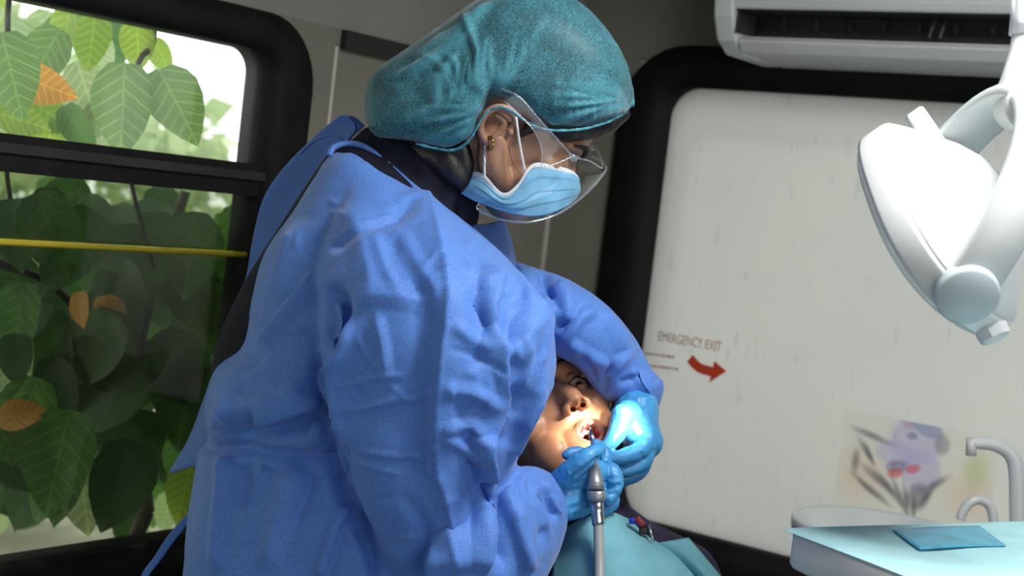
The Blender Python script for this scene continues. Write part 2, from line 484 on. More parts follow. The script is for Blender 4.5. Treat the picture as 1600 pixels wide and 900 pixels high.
def cap_mat():
    """thin bouffant net: teal fibres with open gaps that show the hair below"""
    mm, nt, out = new_mat('teal_fibre_net')
    vec = coords(nt)
    n1 = nd(nt, 'ShaderNodeTexNoise', i_Scale=260.0, i_Detail=3.0, i_Distortion=2.6)
    n2 = nd(nt, 'ShaderNodeTexNoise', i_Scale=45.0, i_Detail=3.0)
    nt.links.new(vec, n1.inputs['Vector']); nt.links.new(vec, n2.inputs['Vector'])
    df = nd(nt, 'ShaderNodeMath', operation='SUBTRACT'); df.inputs[1].default_value = 0.5; nt.links.new(n1.outputs['Fac'], df.inputs[0])
    ab = nd(nt, 'ShaderNodeMath', operation='ABSOLUTE'); nt.links.new(df.outputs['Value'], ab.inputs[0])
    fb = nd(nt, 'ShaderNodeMapRange'); fb.inputs['From Min'].default_value = 0.0; fb.inputs['From Max'].default_value = 0.085
    fb.inputs['To Min'].default_value = 1.0; fb.inputs['To Max'].default_value = 0.0; nt.links.new(ab.outputs['Value'], fb.inputs['Value'])   # fibre lines
    cm = nd(nt, 'ShaderNodeMix', data_type='RGBA'); cm.inputs['A'].default_value = (0.038, 0.20, 0.265, 1); cm.inputs['B'].default_value = (0.085, 0.38, 0.46, 1)
    nt.links.new(fb.outputs['Result'], cm.inputs['Factor'])
    b = nd(nt, 'ShaderNodeBsdfPrincipled'); b.inputs['Roughness'].default_value = 0.7
    b.inputs['Sheen Weight'].default_value = 0.3; nt.links.new(cm.outputs['Result'], b.inputs['Base Color'])
    tl = nd(nt, 'ShaderNodeBsdfTranslucent'); nt.links.new(cm.outputs['Result'], tl.inputs['Color'])
    m1 = nd(nt, 'ShaderNodeMixShader'); m1.inputs['Fac'].default_value = 0.25
    nt.links.new(b.outputs['BSDF'], m1.inputs[1]); nt.links.new(tl.outputs['BSDF'], m1.inputs[2])
    ad = nd(nt, 'ShaderNodeMath', operation='MULTIPLY_ADD'); ad.inputs[1].default_value = 0.34; ad.inputs[2].default_value = 0.16
    nt.links.new(fb.outputs['Result'], ad.inputs[0])
    a2 = nd(nt, 'ShaderNodeMath', operation='MULTIPLY_ADD'); a2.inputs[1].default_value = 0.5
    nt.links.new(n2.outputs['Fac'], a2.inputs[0]); nt.links.new(ad.outputs['Value'], a2.inputs[2])
    at = nd(nt, 'ShaderNodeAttribute', attribute_name='gather')
    a3 = nd(nt, 'ShaderNodeMath', operation='MULTIPLY_ADD'); a3.inputs[1].default_value = 0.55; a3.use_clamp = True   # gathered cloth is denser
    nt.links.new(at.outputs['Fac'], a3.inputs[0]); nt.links.new(a2.outputs['Value'], a3.inputs[2]); a2 = a3
    tp = nd(nt, 'ShaderNodeBsdfTransparent')
    ms = nd(nt, 'ShaderNodeMixShader'); nt.links.new(a2.outputs['Value'], ms.inputs['Fac'])
    nt.links.new(tp.outputs['BSDF'], ms.inputs[1]); nt.links.new(m1.outputs['Shader'], ms.inputs[2])
    nt.links.new(ms.outputs['Shader'], out.inputs['Surface'])
    return mm

def leaf_mat(name, c1, c2, trans=0.45):
    mm, nt, out = new_mat(name)
    vec = coords(nt)
    oi = nd(nt, 'ShaderNodeObjectInfo')
    mix = nd(nt, 'ShaderNodeMix', data_type='RGBA'); mix.inputs['A'].default_value = (*c1, 1); mix.inputs['B'].default_value = (*c2, 1)
    nt.links.new(oi.outputs['Random'], mix.inputs['Factor'])
    wv = nd(nt, 'ShaderNodeTexWave', i_Scale=14.0, i_Distortion=1.5); wv.bands_direction = 'DIAGONAL'
    nt.links.new(vec, wv.inputs['Vector'])
    mr = nd(nt, 'ShaderNodeMapRange'); mr.inputs['To Min'].default_value = 0.85; mr.inputs['To Max'].default_value = 1.1
    nt.links.new(wv.outputs['Fac'], mr.inputs['Value'])
    sx = nd(nt, 'ShaderNodeSeparateXYZ'); nt.links.new(vec, sx.inputs['Vector'])
    ax = nd(nt, 'ShaderNodeMath', operation='ABSOLUTE'); nt.links.new(sx.outputs['X'], ax.inputs[0])
    sv = nd(nt, 'ShaderNodeMath', operation='MULTIPLY_ADD'); sv.inputs[1].default_value = -0.75; nt.links.new(ax.outputs['Value'], sv.inputs[0]); nt.links.new(sx.outputs['Y'], sv.inputs[2])
    pp = nd(nt, 'ShaderNodeMath', operation='PINGPONG'); pp.inputs[1].default_value = 0.07; nt.links.new(sv.outputs['Value'], pp.inputs[0])
    mn = nd(nt, 'ShaderNodeMath', operation='MINIMUM'); nt.links.new(pp.outputs['Value'], mn.inputs[0]); nt.links.new(ax.outputs['Value'], mn.inputs[1])
    vn = nd(nt, 'ShaderNodeMapRange'); vn.inputs['From Min'].default_value = 0.004; vn.inputs['From Max'].default_value = 0.016
    vn.inputs['To Min'].default_value = 1.5; vn.inputs['To Max'].default_value = 1.0; nt.links.new(mn.outputs['Value'], vn.inputs['Value'])     # midrib and side veins
    vx = nd(nt, 'ShaderNodeMath', operation='MULTIPLY'); nt.links.new(vn.outputs['Result'], vx.inputs[0]); nt.links.new(mr.outputs['Result'], vx.inputs[1])
    vm = nd(nt, 'ShaderNodeVectorMath', operation='SCALE'); nt.links.new(mix.outputs['Result'], vm.inputs[0]); nt.links.new(vx.outputs['Value'], vm.inputs['Scale'])
    b = nd(nt, 'ShaderNodeBsdfPrincipled'); b.inputs['Roughness'].default_value = 0.45; nt.links.new(vm.outputs['Vector'], b.inputs['Base Color'])
    t = nd(nt, 'ShaderNodeBsdfTranslucent'); nt.links.new(vm.outputs['Vector'], t.inputs['Color'])
    ms = nd(nt, 'ShaderNodeMixShader'); ms.inputs['Fac'].default_value = trans
    nt.links.new(b.outputs['BSDF'], ms.inputs[1]); nt.links.new(t.outputs['BSDF'], ms.inputs[2])
    nt.links.new(ms.outputs['Shader'], out.inputs['Surface'])
    return mm

M = {}
M['wall'] = pmat('wall_panel_grey_cream', (0.205, 0.20, 0.162), 0.55, 0.05, 4, bump=0.05)
M['ceiling'] = pmat('ceiling_panel_grey', (0.24, 0.237, 0.215), 0.35, 0.05, 3)
M['floor'] = pmat('vinyl_floor_grey', (0.22, 0.22, 0.21), 0.6, 0.1, 8)
M['seam'] = pmat('seam_white', (0.55, 0.54, 0.48), 0.5, 0.05)
M['rubber'] = pmat('black_rubber', (0.006, 0.006, 0.007), 0.65, 0.2, 20, bump=0.15, bscale=40, spec=0.25)
M['darktrim'] = pmat('dark_trim', (0.02, 0.018, 0.016), 0.6, 0.2)
M['glass'] = thin_glass('clear_window_glass', (0.93, 0.95, 0.93), haze=0.03)
M['tint'] = thin_glass('tinted_window_glass', (0.62, 0.65, 0.57), gloss=0.55, haze=0.015, haze_col=(0.4, 0.42, 0.36))
M['dusty'] = dusty_pane_mat()
M['yellow'] = pmat('yellow_bar_paint', (0.62, 0.50, 0.03), 0.4, 0.08)
M['red'] = pmat('red_sticker_print', (0.62, 0.055, 0.015), 0.5, 0.06)
M['pink'] = pmat('faded_red_print', (0.52, 0.27, 0.25), 0.6, 0.15, 80)
M['white'] = pmat('white_plastic', (0.62, 0.64, 0.64), 0.38, 0.03, 5)
M['white2'] = pmat('white_enamel', (0.58, 0.62, 0.63), 0.33, 0.03, 7, coat=0.2)
M['pivot'] = pmat('blue_grey_plastic', (0.46, 0.55, 0.58), 0.4, 0.03, 6)
M['offwhite'] = pmat('offwhite_plastic', (0.60, 0.61, 0.60), 0.4, 0.04, 6)
M['darkslot'] = pmat('dark_vent_interior', (0.012, 0.012, 0.014), 0.6, 0.2)
M['finmat'] = pmat('grey_vent_fin', (0.05, 0.046, 0.045), 0.5, 0.1)
M['lens'] = thin_glass('lamp_lens', (0.85, 0.9, 0.9), haze=0.12)
M['gown'] = cloth_mat('blue_gown_fabric', (0.105, 0.255, 0.68), (0.085, 0.205, 0.60))
M['gown_in'] = cloth_mat('blue_gown_inside', (0.11, 0.26, 0.70), (0.09, 0.22, 0.62), trans=0.3)
M['navy'] = pmat('navy_knit_shirt', (0.006, 0.007, 0.018), 0.85, 0.2, 60, bump=0.2, bscale=300, spec=0.2)
M['capm'] = cap_mat()
M['capband'] = pmat('teal_elastic_band', (0.05, 0.27, 0.34), 0.7, 0.2, 150, bump=0.5, bscale=300)
M['hair'] = pmat('dark_brown_hair', (0.012, 0.009, 0.008), 0.45, 0.4, 80, bump=0.4, bscale=150)
M['skin'] = pmat('skin_tan', (0.36, 0.185, 0.115), 0.5, 0.06, 25, sss=0.12, bump=0.04, bscale=400)
M['skin2'] = pmat('skin_warm_brown', (0.50, 0.225, 0.105), 0.42, 0.06, 25, sss=0.12, bump=0.04, bscale=400)
M['lip'] = pmat('lip_pink', (0.43, 0.165, 0.11), 0.35, 0.1, 60, sss=0.1)
M['mouth'] = pmat('mouth_cavity', (0.22, 0.03, 0.025), 0.4, 0.15, 60)
M['nostril_shade'] = pmat('painted_nostril_shade', (0.012, 0.004, 0.003), 0.9, 0.1, spec=0.0)  # near-black colour stands in for the shade inside the nose
M['tooth'] = pmat('tooth_ivory', (0.75, 0.70, 0.58), 0.25, 0.03)
M['eye'] = pmat('eye_white', (0.40, 0.34, 0.30), 0.15, 0.03)
M['iris'] = pmat('dark_iris', (0.015, 0.009, 0.006), 0.1, 0.1)
M['mask'] = pmat('mask_pale_blue', (0.22, 0.50, 0.72), 0.75, 0.06, 30, bump=0.15, bscale=500, trans=0.25)
M['maskw'] = pmat('mask_white_edge', (0.70, 0.74, 0.76), 0.75, 0.04, 30, trans=0.2)
M['loop'] = pmat('white_elastic', (0.72, 0.72, 0.70), 0.7, 0.04)
M['goggle'] = thin_glass('clear_goggle_plastic', (0.93, 0.95, 0.97), ior=1.5, rough=0.04)
M['goggle_rim'] = thin_glass('clear_goggle_rim', (0.80, 0.83, 0.86), ior=1.8, rough=0.08, haze=0.12, haze_col=(0.85, 0.9, 0.95))
M['gold'] = pmat('gold', (0.45, 0.27, 0.08), 0.3, 0.1, metallic=1.0)
M['glove'] = pmat('blue_nitrile', (0.055, 0.30, 0.62), 0.42, 0.06, 40, bump=0.25, bscale=90, spec=0.45)
M['steel'] = pmat('brushed_steel', (0.55, 0.56, 0.56), 0.25, 0.1, 30, metallic=1.0)
M['greymetal'] = pmat('satin_grey_metal', (0.30, 0.33, 0.34), 0.4, 0.08, 30, metallic=0.6)
M['hose'] = pmat('grey_hose', (0.30, 0.32, 0.32), 0.45, 0.05, 10)
M['bib'] = pmat('aqua_paper_bib', (0.20, 0.50, 0.58), 0.8, 0.05, 25, bump=0.12, bscale=250, trans=0.15)
M['bib2'] = pmat('aqua_paper_tray_cover', (0.42, 0.73, 0.79), 0.8, 0.04, 25, bump=0.12, bscale=250)
M['bibdark'] = pmat('blue_plastic_sleeve', (0.10, 0.46, 0.66), 0.35, 0.1, 30, bump=0.2, bscale=60)
M['purple'] = pmat('purple_navy_shirt', (0.022, 0.012, 0.055), 0.85, 0.3, 30, bump=0.3, bscale=200)
M['chair'] = pmat('black_vinyl', (0.012, 0.012, 0.016), 0.4, 0.15, 20)
M['trouser'] = pmat('navy_trousers', (0.008, 0.009, 0.02), 0.85, 0.2, 30)
M['clipred'] = pmat('red_plastic', (0.25, 0.01, 0.015), 0.4, 0.1)
M['clipblue'] = pmat('blue_plastic', (0.01, 0.04, 0.42), 0.4, 0.1)
M['sand'] = pmat('sandy_ground', (0.48, 0.44, 0.39), 0.9, 0.1, 2, bump=0.3, bscale=20)
M['bark'] = pmat('brown_bark', (0.06, 0.045, 0.03), 0.85, 0.3, 40, bump=0.5, bscale=80)
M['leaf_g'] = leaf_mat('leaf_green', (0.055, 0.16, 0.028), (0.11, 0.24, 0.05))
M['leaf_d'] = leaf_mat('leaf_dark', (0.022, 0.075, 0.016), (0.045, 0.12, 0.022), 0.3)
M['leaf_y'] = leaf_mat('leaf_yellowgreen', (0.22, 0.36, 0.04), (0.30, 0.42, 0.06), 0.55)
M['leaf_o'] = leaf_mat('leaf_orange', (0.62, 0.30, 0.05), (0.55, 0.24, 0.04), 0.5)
M['leaf_l'] = leaf_mat('leaf_green_brightened', (0.16, 0.30, 0.09), (0.20, 0.34, 0.11), 0.5)  # lightened copy of the leaf green, bright daylight put into the colour
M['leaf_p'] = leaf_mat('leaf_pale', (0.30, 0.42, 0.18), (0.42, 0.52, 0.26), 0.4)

# ------------------------------------------------------------------ the setting: inside of a bus-like van
X0, Y0 = -1.521, 2.232
XR, YF = 1.05, -1.6          # opposite side wall and open front behind the camera
ZC = 2.08

def hole_wall(axis, c0, c1, a0, a1, b0, b1, holes):
    """wall slab with rectangular holes; axis 'x' or 'y' is the thickness axis"""
    parts = []
    xs = sorted({a0, a1, *[h[0] for h in holes], *[h[1] for h in holes]})
    for p, q in zip(xs[:-1], xs[1:]):
        mid = (p + q) / 2; zs = [b0]
        for h in sorted(holes, key=lambda h: h[2]):
            if h[0] < mid < h[1]: zs += [h[2], h[3]]
        zs.append(b1)
        for k in range(0, len(zs), 2):
            if zs[k + 1] - zs[k] > 1e-4:
                parts.append(abox(c0, c1, p, q, zs[k], zs[k + 1]) if axis == 'x' else abox(p, q, c0, c1, zs[k], zs[k + 1]))
    return join(*parts)

def struct(name, vf, mat, parent=None, smooth=False, label=None):
    return mk(name, vf[0], vf[1], mat, parent, smooth, label=label, kind='structure' if parent is None else None, cat=None)

LW = (0.25, 1.535, 0.815, 1.605)       # left window opening y0 y1 z0 z1
BW = (-1.36, -0.20, 0.80, 1.68)        # back window opening x0 x1 z0 z1
fl = struct('floor', abox(X0 - .04, XR + .04, YF, Y0 + .04, -.06, 0), M['floor'])
wl = struct('wall_left', hole_wall('x', X0 - .04, X0, YF, Y0 + .04, 0, ZC, [LW, (-1.25, .12, .87, 1.6)]), M['wall'])
wb = struct('wall_back', hole_wall('y', Y0, Y0 + .04, X0, XR, 0, ZC, [BW]), M['wall'])
wr = struct('wall_right', hole_wall('x', XR, XR + .04, YF, Y0 + .04, 0, ZC, [(-1.3, 1.5, 0.85, 1.75)]), M['wall'])
wf = struct('wall_front', abox(X0, XR, YF - .04, YF, 0, ZC), M['wall'])
# ceiling slab with the curved cove over the left wall
th = np.linspace(0, math.pi / 2, 14)
prof = [(X0 + 0.002 + 0.42 * (1 - math.cos(t)), 1.628 + (ZC - 1.64) * math.sin(t)) for t in th]
ceil_prof = [(X0, 1.628)] + prof[1:] + [(XR, ZC - .012), (XR, ZC + .04), (X0, ZC + .04)]
Vc = [(x, y, z) for y in (YF, Y0) for x, z in ceil_prof]
nc = len(ceil_prof)
Fc = [(i, (i + 1) % nc, nc + (i + 1) % nc, nc + i) for i in range(nc)] + [tuple(range(nc - 1, -1, -1)), tuple(range(nc, 2 * nc))]
ce = struct('ceiling', (Vc, Fc), M['ceiling'])
def cove_strip(name, y0, y1, k0, k1, off=0.004, mat='darktrim'):
    pr = prof[k0:k1]
    c = []
    for y in (y0, y1):
        c.append([(x + off * 0.9, y, z - off) for x, z in pr])
    C = np.array(c)
    o = patch3(name, C, 2, 20, M[mat], 0.004, None, kind='structure')
    return o
cove_strip('trim_1', 1.93, 1.965, 0, 13)
cove_strip('trim_2', 0.3, 1.93, 6, 8, mat='darktrim')
struct('trim_3', abox(X0, X0 + .012, 1.622, Y0, 1.598, 1.627), M['darktrim'])
struct('trim_4', abox(X0, X0 + .003, 1.610, 1.616, 0.3, 1.60), M['seam'])
struct('trim_5', abox(X0 + .001, X0 + .007, Y0 - .006, Y0, 0.3, 1.62), M['seam'])
struct('baseboard_left', abox(X0, X0 + .012, YF, Y0, 0, .09), M['darktrim'])
struct('baseboard_back', abox(X0 + .012, XR, Y0 - .012, Y0, 0, .09), M['darktrim'])

def rrect(a0, a1, b0, b1, r, k=8):
    pts = []
    for cx, cy, s in ((a1 - r, b1 - r, 0), (a0 + r, b1 - r, 90), (a0 + r, b0 + r, 180), (a1 - r, b0 + r, 270)):
        for i in range(k + 1):
            t = math.radians(s + 90 * i / k); pts.append((cx + r * math.cos(t), cy + r * math.sin(t)))
    return pts
def frame_ring(outer, inner, ro, ri, f, t0, t1, lip=0.0):
    """frame between two rounded rectangles; f maps (a,b,t) to world; t0 back, t1 front (room side)"""
    A, B = rrect(*outer, ro), rrect(*inner, ri); n = len(A)
    mid = [((a[0] * .45 + b[0] * .55), (a[1] * .45 + b[1] * .55)) for a, b in zip(A, B)]
    loops = [[f(a, b, t0) for a, b in A], [f(a, b, t1) for a, b in A], [f(a, b, t1 + lip) for a, b in mid], [f(a, b, t1) for a, b in B], [f(a, b, t0) for a, b in B]]
    V = [p for L in loops for p in L]; F = []
    for i in range(5):
        for j in range(n):
            F.append((i * n + j, i * n + (j + 1) % n, ((i + 1) % 5) * n + (j + 1) % n, ((i + 1) % 5) * n + j))
    return V, F
fl_ = lambda a, b, t: (X0 + t, a, b)
fb_ = lambda a, b, t: (a, Y0 - t, b)

# window_1: sliding side window with a black rubber frame
w1 = thing('window_1', 'black rubber framed side window with a sliding upper pane and leaves outside', 'window', (X0, 0.9, 0.8))
del w1['category']; w1['kind'] = 'structure'
struct('window_frame', frame_ring((0.16, 1.562, 0.785, 1.625), (0.255, 1.478, 0.868, 1.572), .10, .035, fl_, -.045, .012, .006), M['rubber'], w1, True)
struct('middle_rail', box((X0 - .012, 0.87, 1.386), (WX, WY, WZ), (.022, .61, .023)), M['rubber'], w1)
struct('rail_track', box((X0 + .013, 0.87, 1.392), (WX, WY, WZ), (.004, .61, .006)), M['darktrim'], w1)
struct('upper_pane', abox(X0 - .024, X0 - .020, .25, 1.482, 1.40, 1.578), M['glass'], w1)
struct('lower_pane', abox(X0 - .032, X0 - .028, .25, 1.482, .862, 1.372), M['tint'], w1)
V, F = tube([(X0 - .006, 0.2, 1.277), (X0 - .006, 1.485, 1.277)], .0042, 10)
struct('yellow_guard_bar', (V, F), M['yellow'], w1, True)

# window_2: large rear pane with film, black rubber frame
w2 = thing('window_2', 'large dusty frosted rear window in a black rubber frame', 'window', (-0.8, Y0, 0.8))
del w2['category']; w2['kind'] = 'structure'
struct('window_frame', frame_ring((-1.386, -0.12, 0.765, 1.705), (-1.292, -0.22, 0.862, 1.634), .13, .055, fb_, -.045, .012, .006), M['rubber'], w2, True)
struct('frosted_pane', abox(-1.33, -.19, Y0 + .016, Y0 + .02, .83, 1.66), M['dusty'], w2)

# red emergency markings on the pane (flat print)
def text_mesh(body, size):
    cu = bpy.data.curves.new('t', 'FONT'); cu.body = body; cu.size = size; cu.extrude = 0.0002; cu.offset = 0.0; cu.resolution_u = 3
    o = bpy.data.objects.new('t', cu); COL.objects.link(o)
    dg = bpy.context.evaluated_depsgraph_get()
    me = bpy.data.meshes.new_from_object(o.evaluated_get(dg))
    V = np.array([v.co for v in me.vertices]); F = [tuple(p.vertices) for p in me.polygons]
    bpy.data.objects.remove(o); bpy.data.curves.remove(cu); bpy.data.meshes.remove(me)
    return V, F
yp = Y0 + .0152
V, F = text_mesh('EMERGENCY EXIT', 0.0245)
a, b = PY(1027, 534, yp), PY(1126, 551, yp)
w = V[:, 0].max(); s = (b[0] - a[0]) / w
W = np.stack([a[0] + V[:, 0] * s, np.full(len(V), yp) - V[:, 2], 1.183 + V[:, 1]], 1)
struct('emergency_lettering', (W, F), M['pink'], w2, label='faded red words EMERGENCY EXIT')
# arrow curving to the right
n = 16; pts_o, pts_i = [], []
A = [PY(*q, yp) for q in ((1078, 560), (1092, 574), (1112, 581))]
cen = cat_rom(A, n)
tw = np.linspace(.0085, .0085, n)
T = np.gradient(cen, axis=0); T[:, 1] = 0; T /= np.linalg.norm(T, axis=1)[:, None]
Nn = np.stack([-T[:, 2], T[:, 1], T[:, 0]], 1)
up_, dn_ = cen + Nn * tw[:, None], cen - Nn * tw[:, None]
V = np.concatenate([up_, dn_, [cen[-1] + Nn[-1] * .0195, cen[-1] - Nn[-1] * .0195, PY(1135, 580, yp)]]); F = [(i, i + 1, n + i + 1, n + i) for i in range(n - 1)] + [(2 * n, 2 * n + 1, 2 * n + 2)]
o = struct('arrow_sticker', (V, F), M['red'], w2, label='red curved arrow')
so = o.modifiers.new('thickness', 'SOLIDIFY'); so.thickness = .0006
for (xa, ya, xb, yb) in ((1006, 552, 1054, 558), (1013, 571, 1060, 577)):
    a, b = PY(xa, ya, yp), PY(xb, yb, yp); parts = []
    t = 0.0
    while t < 0.97:
        l = random.uniform(.04, .12); q = a + (b - a) * min(t + l / 2, 1)
        parts.append(box((q[0], yp, q[2]), (WX, WY, WZ), (abs(b[0] - a[0]) * l / 2, .0002, random.uniform(.0018, .003)))); t += l + .035
    struct('faded_print_line', join(*parts), M['pink'], w2)

# faded rectangular print on the pane (soft lilac, grey and red shapes)
def print_mat():
    mm, nt, out = new_mat('faded_sticker_print')
    vec = coords(nt)
    cur = None
    def blob(x, z, rx, rz, rot, col, hard=0.35, strength=1.0):
        nonlocal cur
        mp = nd(nt, 'ShaderNodeMapping', vector_type='TEXTURE')
        mp.inputs['Location'].default_value = (x, 0, z); mp.inputs['Rotation'].default_value = (0, math.radians(rot), 0)
        mp.inputs['Scale'].default_value = (rx, 1, rz); nt.links.new(vec, mp.inputs['Vector'])
        g = nd(nt, 'ShaderNodeTexGradient', gradient_type='SPHERICAL'); nt.links.new(mp.outputs['Vector'], g.inputs['Vector'])
        r = nd(nt, 'ShaderNodeMapRange'); r.interpolation_type = 'SMOOTHSTEP'
        r.inputs['From Min'].default_value = 0; r.inputs['From Max'].default_value = hard; r.inputs['To Max'].default_value = strength * .5
        nt.links.new(g.outputs['Fac'], r.inputs['Value'])
        mx = nd(nt, 'ShaderNodeMix', data_type='RGBA'); mx.inputs['B'].default_value = (*col, 1)
        nt.links.new(r.outputs['Result'], mx.inputs['Factor'])
        if cur is None: mx.inputs['A'].default_value = (0.99, 0.98, 0.97, 1)
        else: nt.links.new(cur, mx.inputs['A'])
        cur = mx.outputs['Result']
    lil, gry, dk = (0.80, 0.78, 0.98), (0.5, 0.5, 0.55), (0.34, 0.34, 0.37)
    pxs = lambda q: ((q[0] - 1432) * .00100 , (735 - q[1]) * .00102)
    def b(px, py, rx, rz, rot, col, hard=0.35, st=1.0):
        x, z = pxs((px, py)); blob(x, z, rx * .001, rz * .001, rot, col, hard, st)
    b(1340, 760, 70, 60, 0, (0.98, 0.86, 0.74), .9, .8)
    b(1520, 760, 60, 60, 0, (0.98, 0.86, 0.76), .9, .8)
    b(1525, 715, 30, 50, 0, (0.80, 0.86, 0.60), .9, .9)
    b(1425, 690, 52, 45, 0, lil); b(1440, 735, 38, 40, 0, lil)
    b(1395, 715, 40, 24, 0, lil)
    b(1440, 665, 34, 18, 20, (0.60, 0.66, 0.84)); b(1410, 665, 16, 12, 0, (0.84, 0.66, 0.68), .6, .7)
    b(1468, 688, 16, 22, 0, (0.55, 0.55, 0.57), .6, .8); b(1418, 683, 12, 8, 0, (0.52, 0.55, 0.70), .6)
    b(1400, 735, 26, 14, -15, (0.52, 0.5, 0.66), .6)
    b(1440, 775, 24, 30, 15, (0.42, 0.42, 0.5), .6)
    for px, py, rx, rz, rot in ((1352, 695, 44, 7, 12), (1345, 720, 30, 6, 50), (1330, 740, 9, 24, 0), (1352, 725, 24, 5, 60), (1370, 760, 42, 8, 30), (1392, 772, 44, 7, 42),
                                (1410, 780, 40, 6, 60), (1422, 785, 34, 6, 75), (1350, 775, 34, 6, 35), (1372, 785, 36, 6, 30), (1465, 750, 30, 7, -40), (1455, 770, 26, 6, -60), (1436, 795, 24, 5, 85)):
        b(px, py, rx * 1.2, rz * 1.35, rot, dk, 1.0, .95)
    b(1398, 746, 17, 10, -18, (0.95, 0.34, 0.40), .5); b(1426, 734, 16, 9, -25, (0.95, 0.34, 0.42), .5)
    t = nd(nt, 'ShaderNodeBsdfTransparent'); nt.links.new(cur, t.inputs['Color'])
    nt.links.new(t.outputs['BSDF'], out.inputs['Surface'])
    return mm
M['print'] = print_mat()
pa, pb = PY(1318, 660, Y0 + .015), PY(1547, 812, Y0 + .015)
cpt = PY(1432, 735, Y0 + .015)
st_v, st_f = abox(pa[0], pb[0], Y0 + .0136, Y0 + .0156, cpt[2] - .088, cpt[2] + .075)
mk('faded_window_sticker', st_v, st_f, M['print'], None, False, origin=(cpt[0], Y0 + .0146, cpt[2]),
   label='faded rectangular sticker with lilac, grey and red shapes on the frosted pane', cat='sticker')

# ------------------------------------------------------------------ outside: ground, leafy vine, pale trees
struct('outside_ground', abox(-14, 8, -6, 16, -.62, -.55), M['sand'])
def leaf_geo():
    rows = []
    ys = [0.0, 0.05, 0.16, 0.32, 0.50, 0.68, 0.84, 0.94, 1.0]; ws = [0.03, 0.17, 0.29, 0.345, 0.33, 0.26, 0.15, 0.06, 0.0]
    V, F = [], []
    for y, w_ in zip(ys, ws):
        for s_ in (-1, -.5, 0, .5, 1):
            back = -0.03 * abs(s_) if .02 < y < .1 else 0.0
            V.append((s_ * w_, y + back, 0.22 * abs(s_) * w_ - 0.16 * y * y + 0.02 * math.sin(9 * y + 2 * s_)))
    for i in range(len(ys) - 1):
        for j in range(4):
            F.append((i * 5 + j, i * 5 + j + 1, (i + 1) * 5 + j + 1, (i + 1) * 5 + j))
    return V, F
LV, LF = leaf_geo()
leaf_me = {}
for key in ('leaf_g', 'leaf_d', 'leaf_y', 'leaf_o', 'leaf_p', 'leaf_l'):
    me = bpy.data.meshes.new('leaf'); me.from_pydata(LV, [], LF); me.materials.append(M[key])
    me.polygons.foreach_set('use_smooth', [True] * len(me.polygons)); leaf_me[key] = me
vb = PX(190, 500, X0) + np.array([-.35, 0, 0]); vb[2] = -.55
vine = thing('leafy_shrub', 'large leaved green shrub with a few orange leaves outside the side window', 'shrub', vb)
def wall_depth(px, py):
    q = ray(px, py); return (X0 - CAM[0]) / q[0]
def leaf(px, py, off, Lpx, ang, key, r=None):
    r = r or random
    d = wall_depth(px, py) + off
    base = P(px, py, d); L = Lpx * d / FPX
    a = math.radians(ang)
    t = nrm(view(math.cos(a), -math.sin(a), r.uniform(-.35, .35)))
    nv_ = -FW + view(r.uniform(-.5, .5), r.uniform(-.1, .6), 0)
    nv_ = nrm(nv_ - t * (nv_ @ t)); xv = np.cross(t, nv_)
    o = bpy.data.objects.new('leaf', leaf_me[key]); COL.objects.link(o); o.parent = vine
    mm_ = Matrix.Identity(4)
    loc = base - vb
    for i in range(3):
        mm_[i][0], mm_[i][1], mm_[i][2], mm_[i][3] = xv[i] * L * r.uniform(.9, 1.0), t[i] * L, nv_[i] * L, loc[i]
    o.matrix_local = mm_
    return base
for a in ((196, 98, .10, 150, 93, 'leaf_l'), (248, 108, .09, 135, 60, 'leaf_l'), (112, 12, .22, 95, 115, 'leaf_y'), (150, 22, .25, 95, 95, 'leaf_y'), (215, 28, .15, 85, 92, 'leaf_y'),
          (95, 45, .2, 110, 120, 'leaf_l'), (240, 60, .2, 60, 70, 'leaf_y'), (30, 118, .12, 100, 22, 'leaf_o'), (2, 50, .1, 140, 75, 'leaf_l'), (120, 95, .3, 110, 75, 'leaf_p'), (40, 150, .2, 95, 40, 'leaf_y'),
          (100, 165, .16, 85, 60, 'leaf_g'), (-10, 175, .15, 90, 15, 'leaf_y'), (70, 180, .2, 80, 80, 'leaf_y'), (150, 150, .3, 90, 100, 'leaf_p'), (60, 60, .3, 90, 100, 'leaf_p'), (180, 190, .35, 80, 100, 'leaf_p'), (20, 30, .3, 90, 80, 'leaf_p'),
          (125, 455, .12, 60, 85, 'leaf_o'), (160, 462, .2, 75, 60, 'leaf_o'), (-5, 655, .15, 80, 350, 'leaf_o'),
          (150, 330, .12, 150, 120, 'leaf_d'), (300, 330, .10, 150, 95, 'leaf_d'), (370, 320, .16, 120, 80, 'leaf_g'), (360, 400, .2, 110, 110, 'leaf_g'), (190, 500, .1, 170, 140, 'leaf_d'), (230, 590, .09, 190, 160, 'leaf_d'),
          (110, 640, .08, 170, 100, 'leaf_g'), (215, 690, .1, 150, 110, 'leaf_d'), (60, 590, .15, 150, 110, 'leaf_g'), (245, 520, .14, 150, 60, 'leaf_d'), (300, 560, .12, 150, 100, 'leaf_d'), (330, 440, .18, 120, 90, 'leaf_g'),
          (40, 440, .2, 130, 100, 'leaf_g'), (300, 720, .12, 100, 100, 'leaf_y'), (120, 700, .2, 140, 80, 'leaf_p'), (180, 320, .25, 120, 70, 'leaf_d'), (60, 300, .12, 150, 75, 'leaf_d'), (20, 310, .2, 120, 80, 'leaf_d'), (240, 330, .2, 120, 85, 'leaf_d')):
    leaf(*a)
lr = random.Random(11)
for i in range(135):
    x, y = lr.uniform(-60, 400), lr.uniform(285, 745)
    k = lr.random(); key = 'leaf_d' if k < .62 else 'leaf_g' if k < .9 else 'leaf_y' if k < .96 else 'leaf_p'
    leaf(x, y, lr.uniform(.15, .75), lr.uniform(80, 150), lr.gauss(95, 35), key, lr)
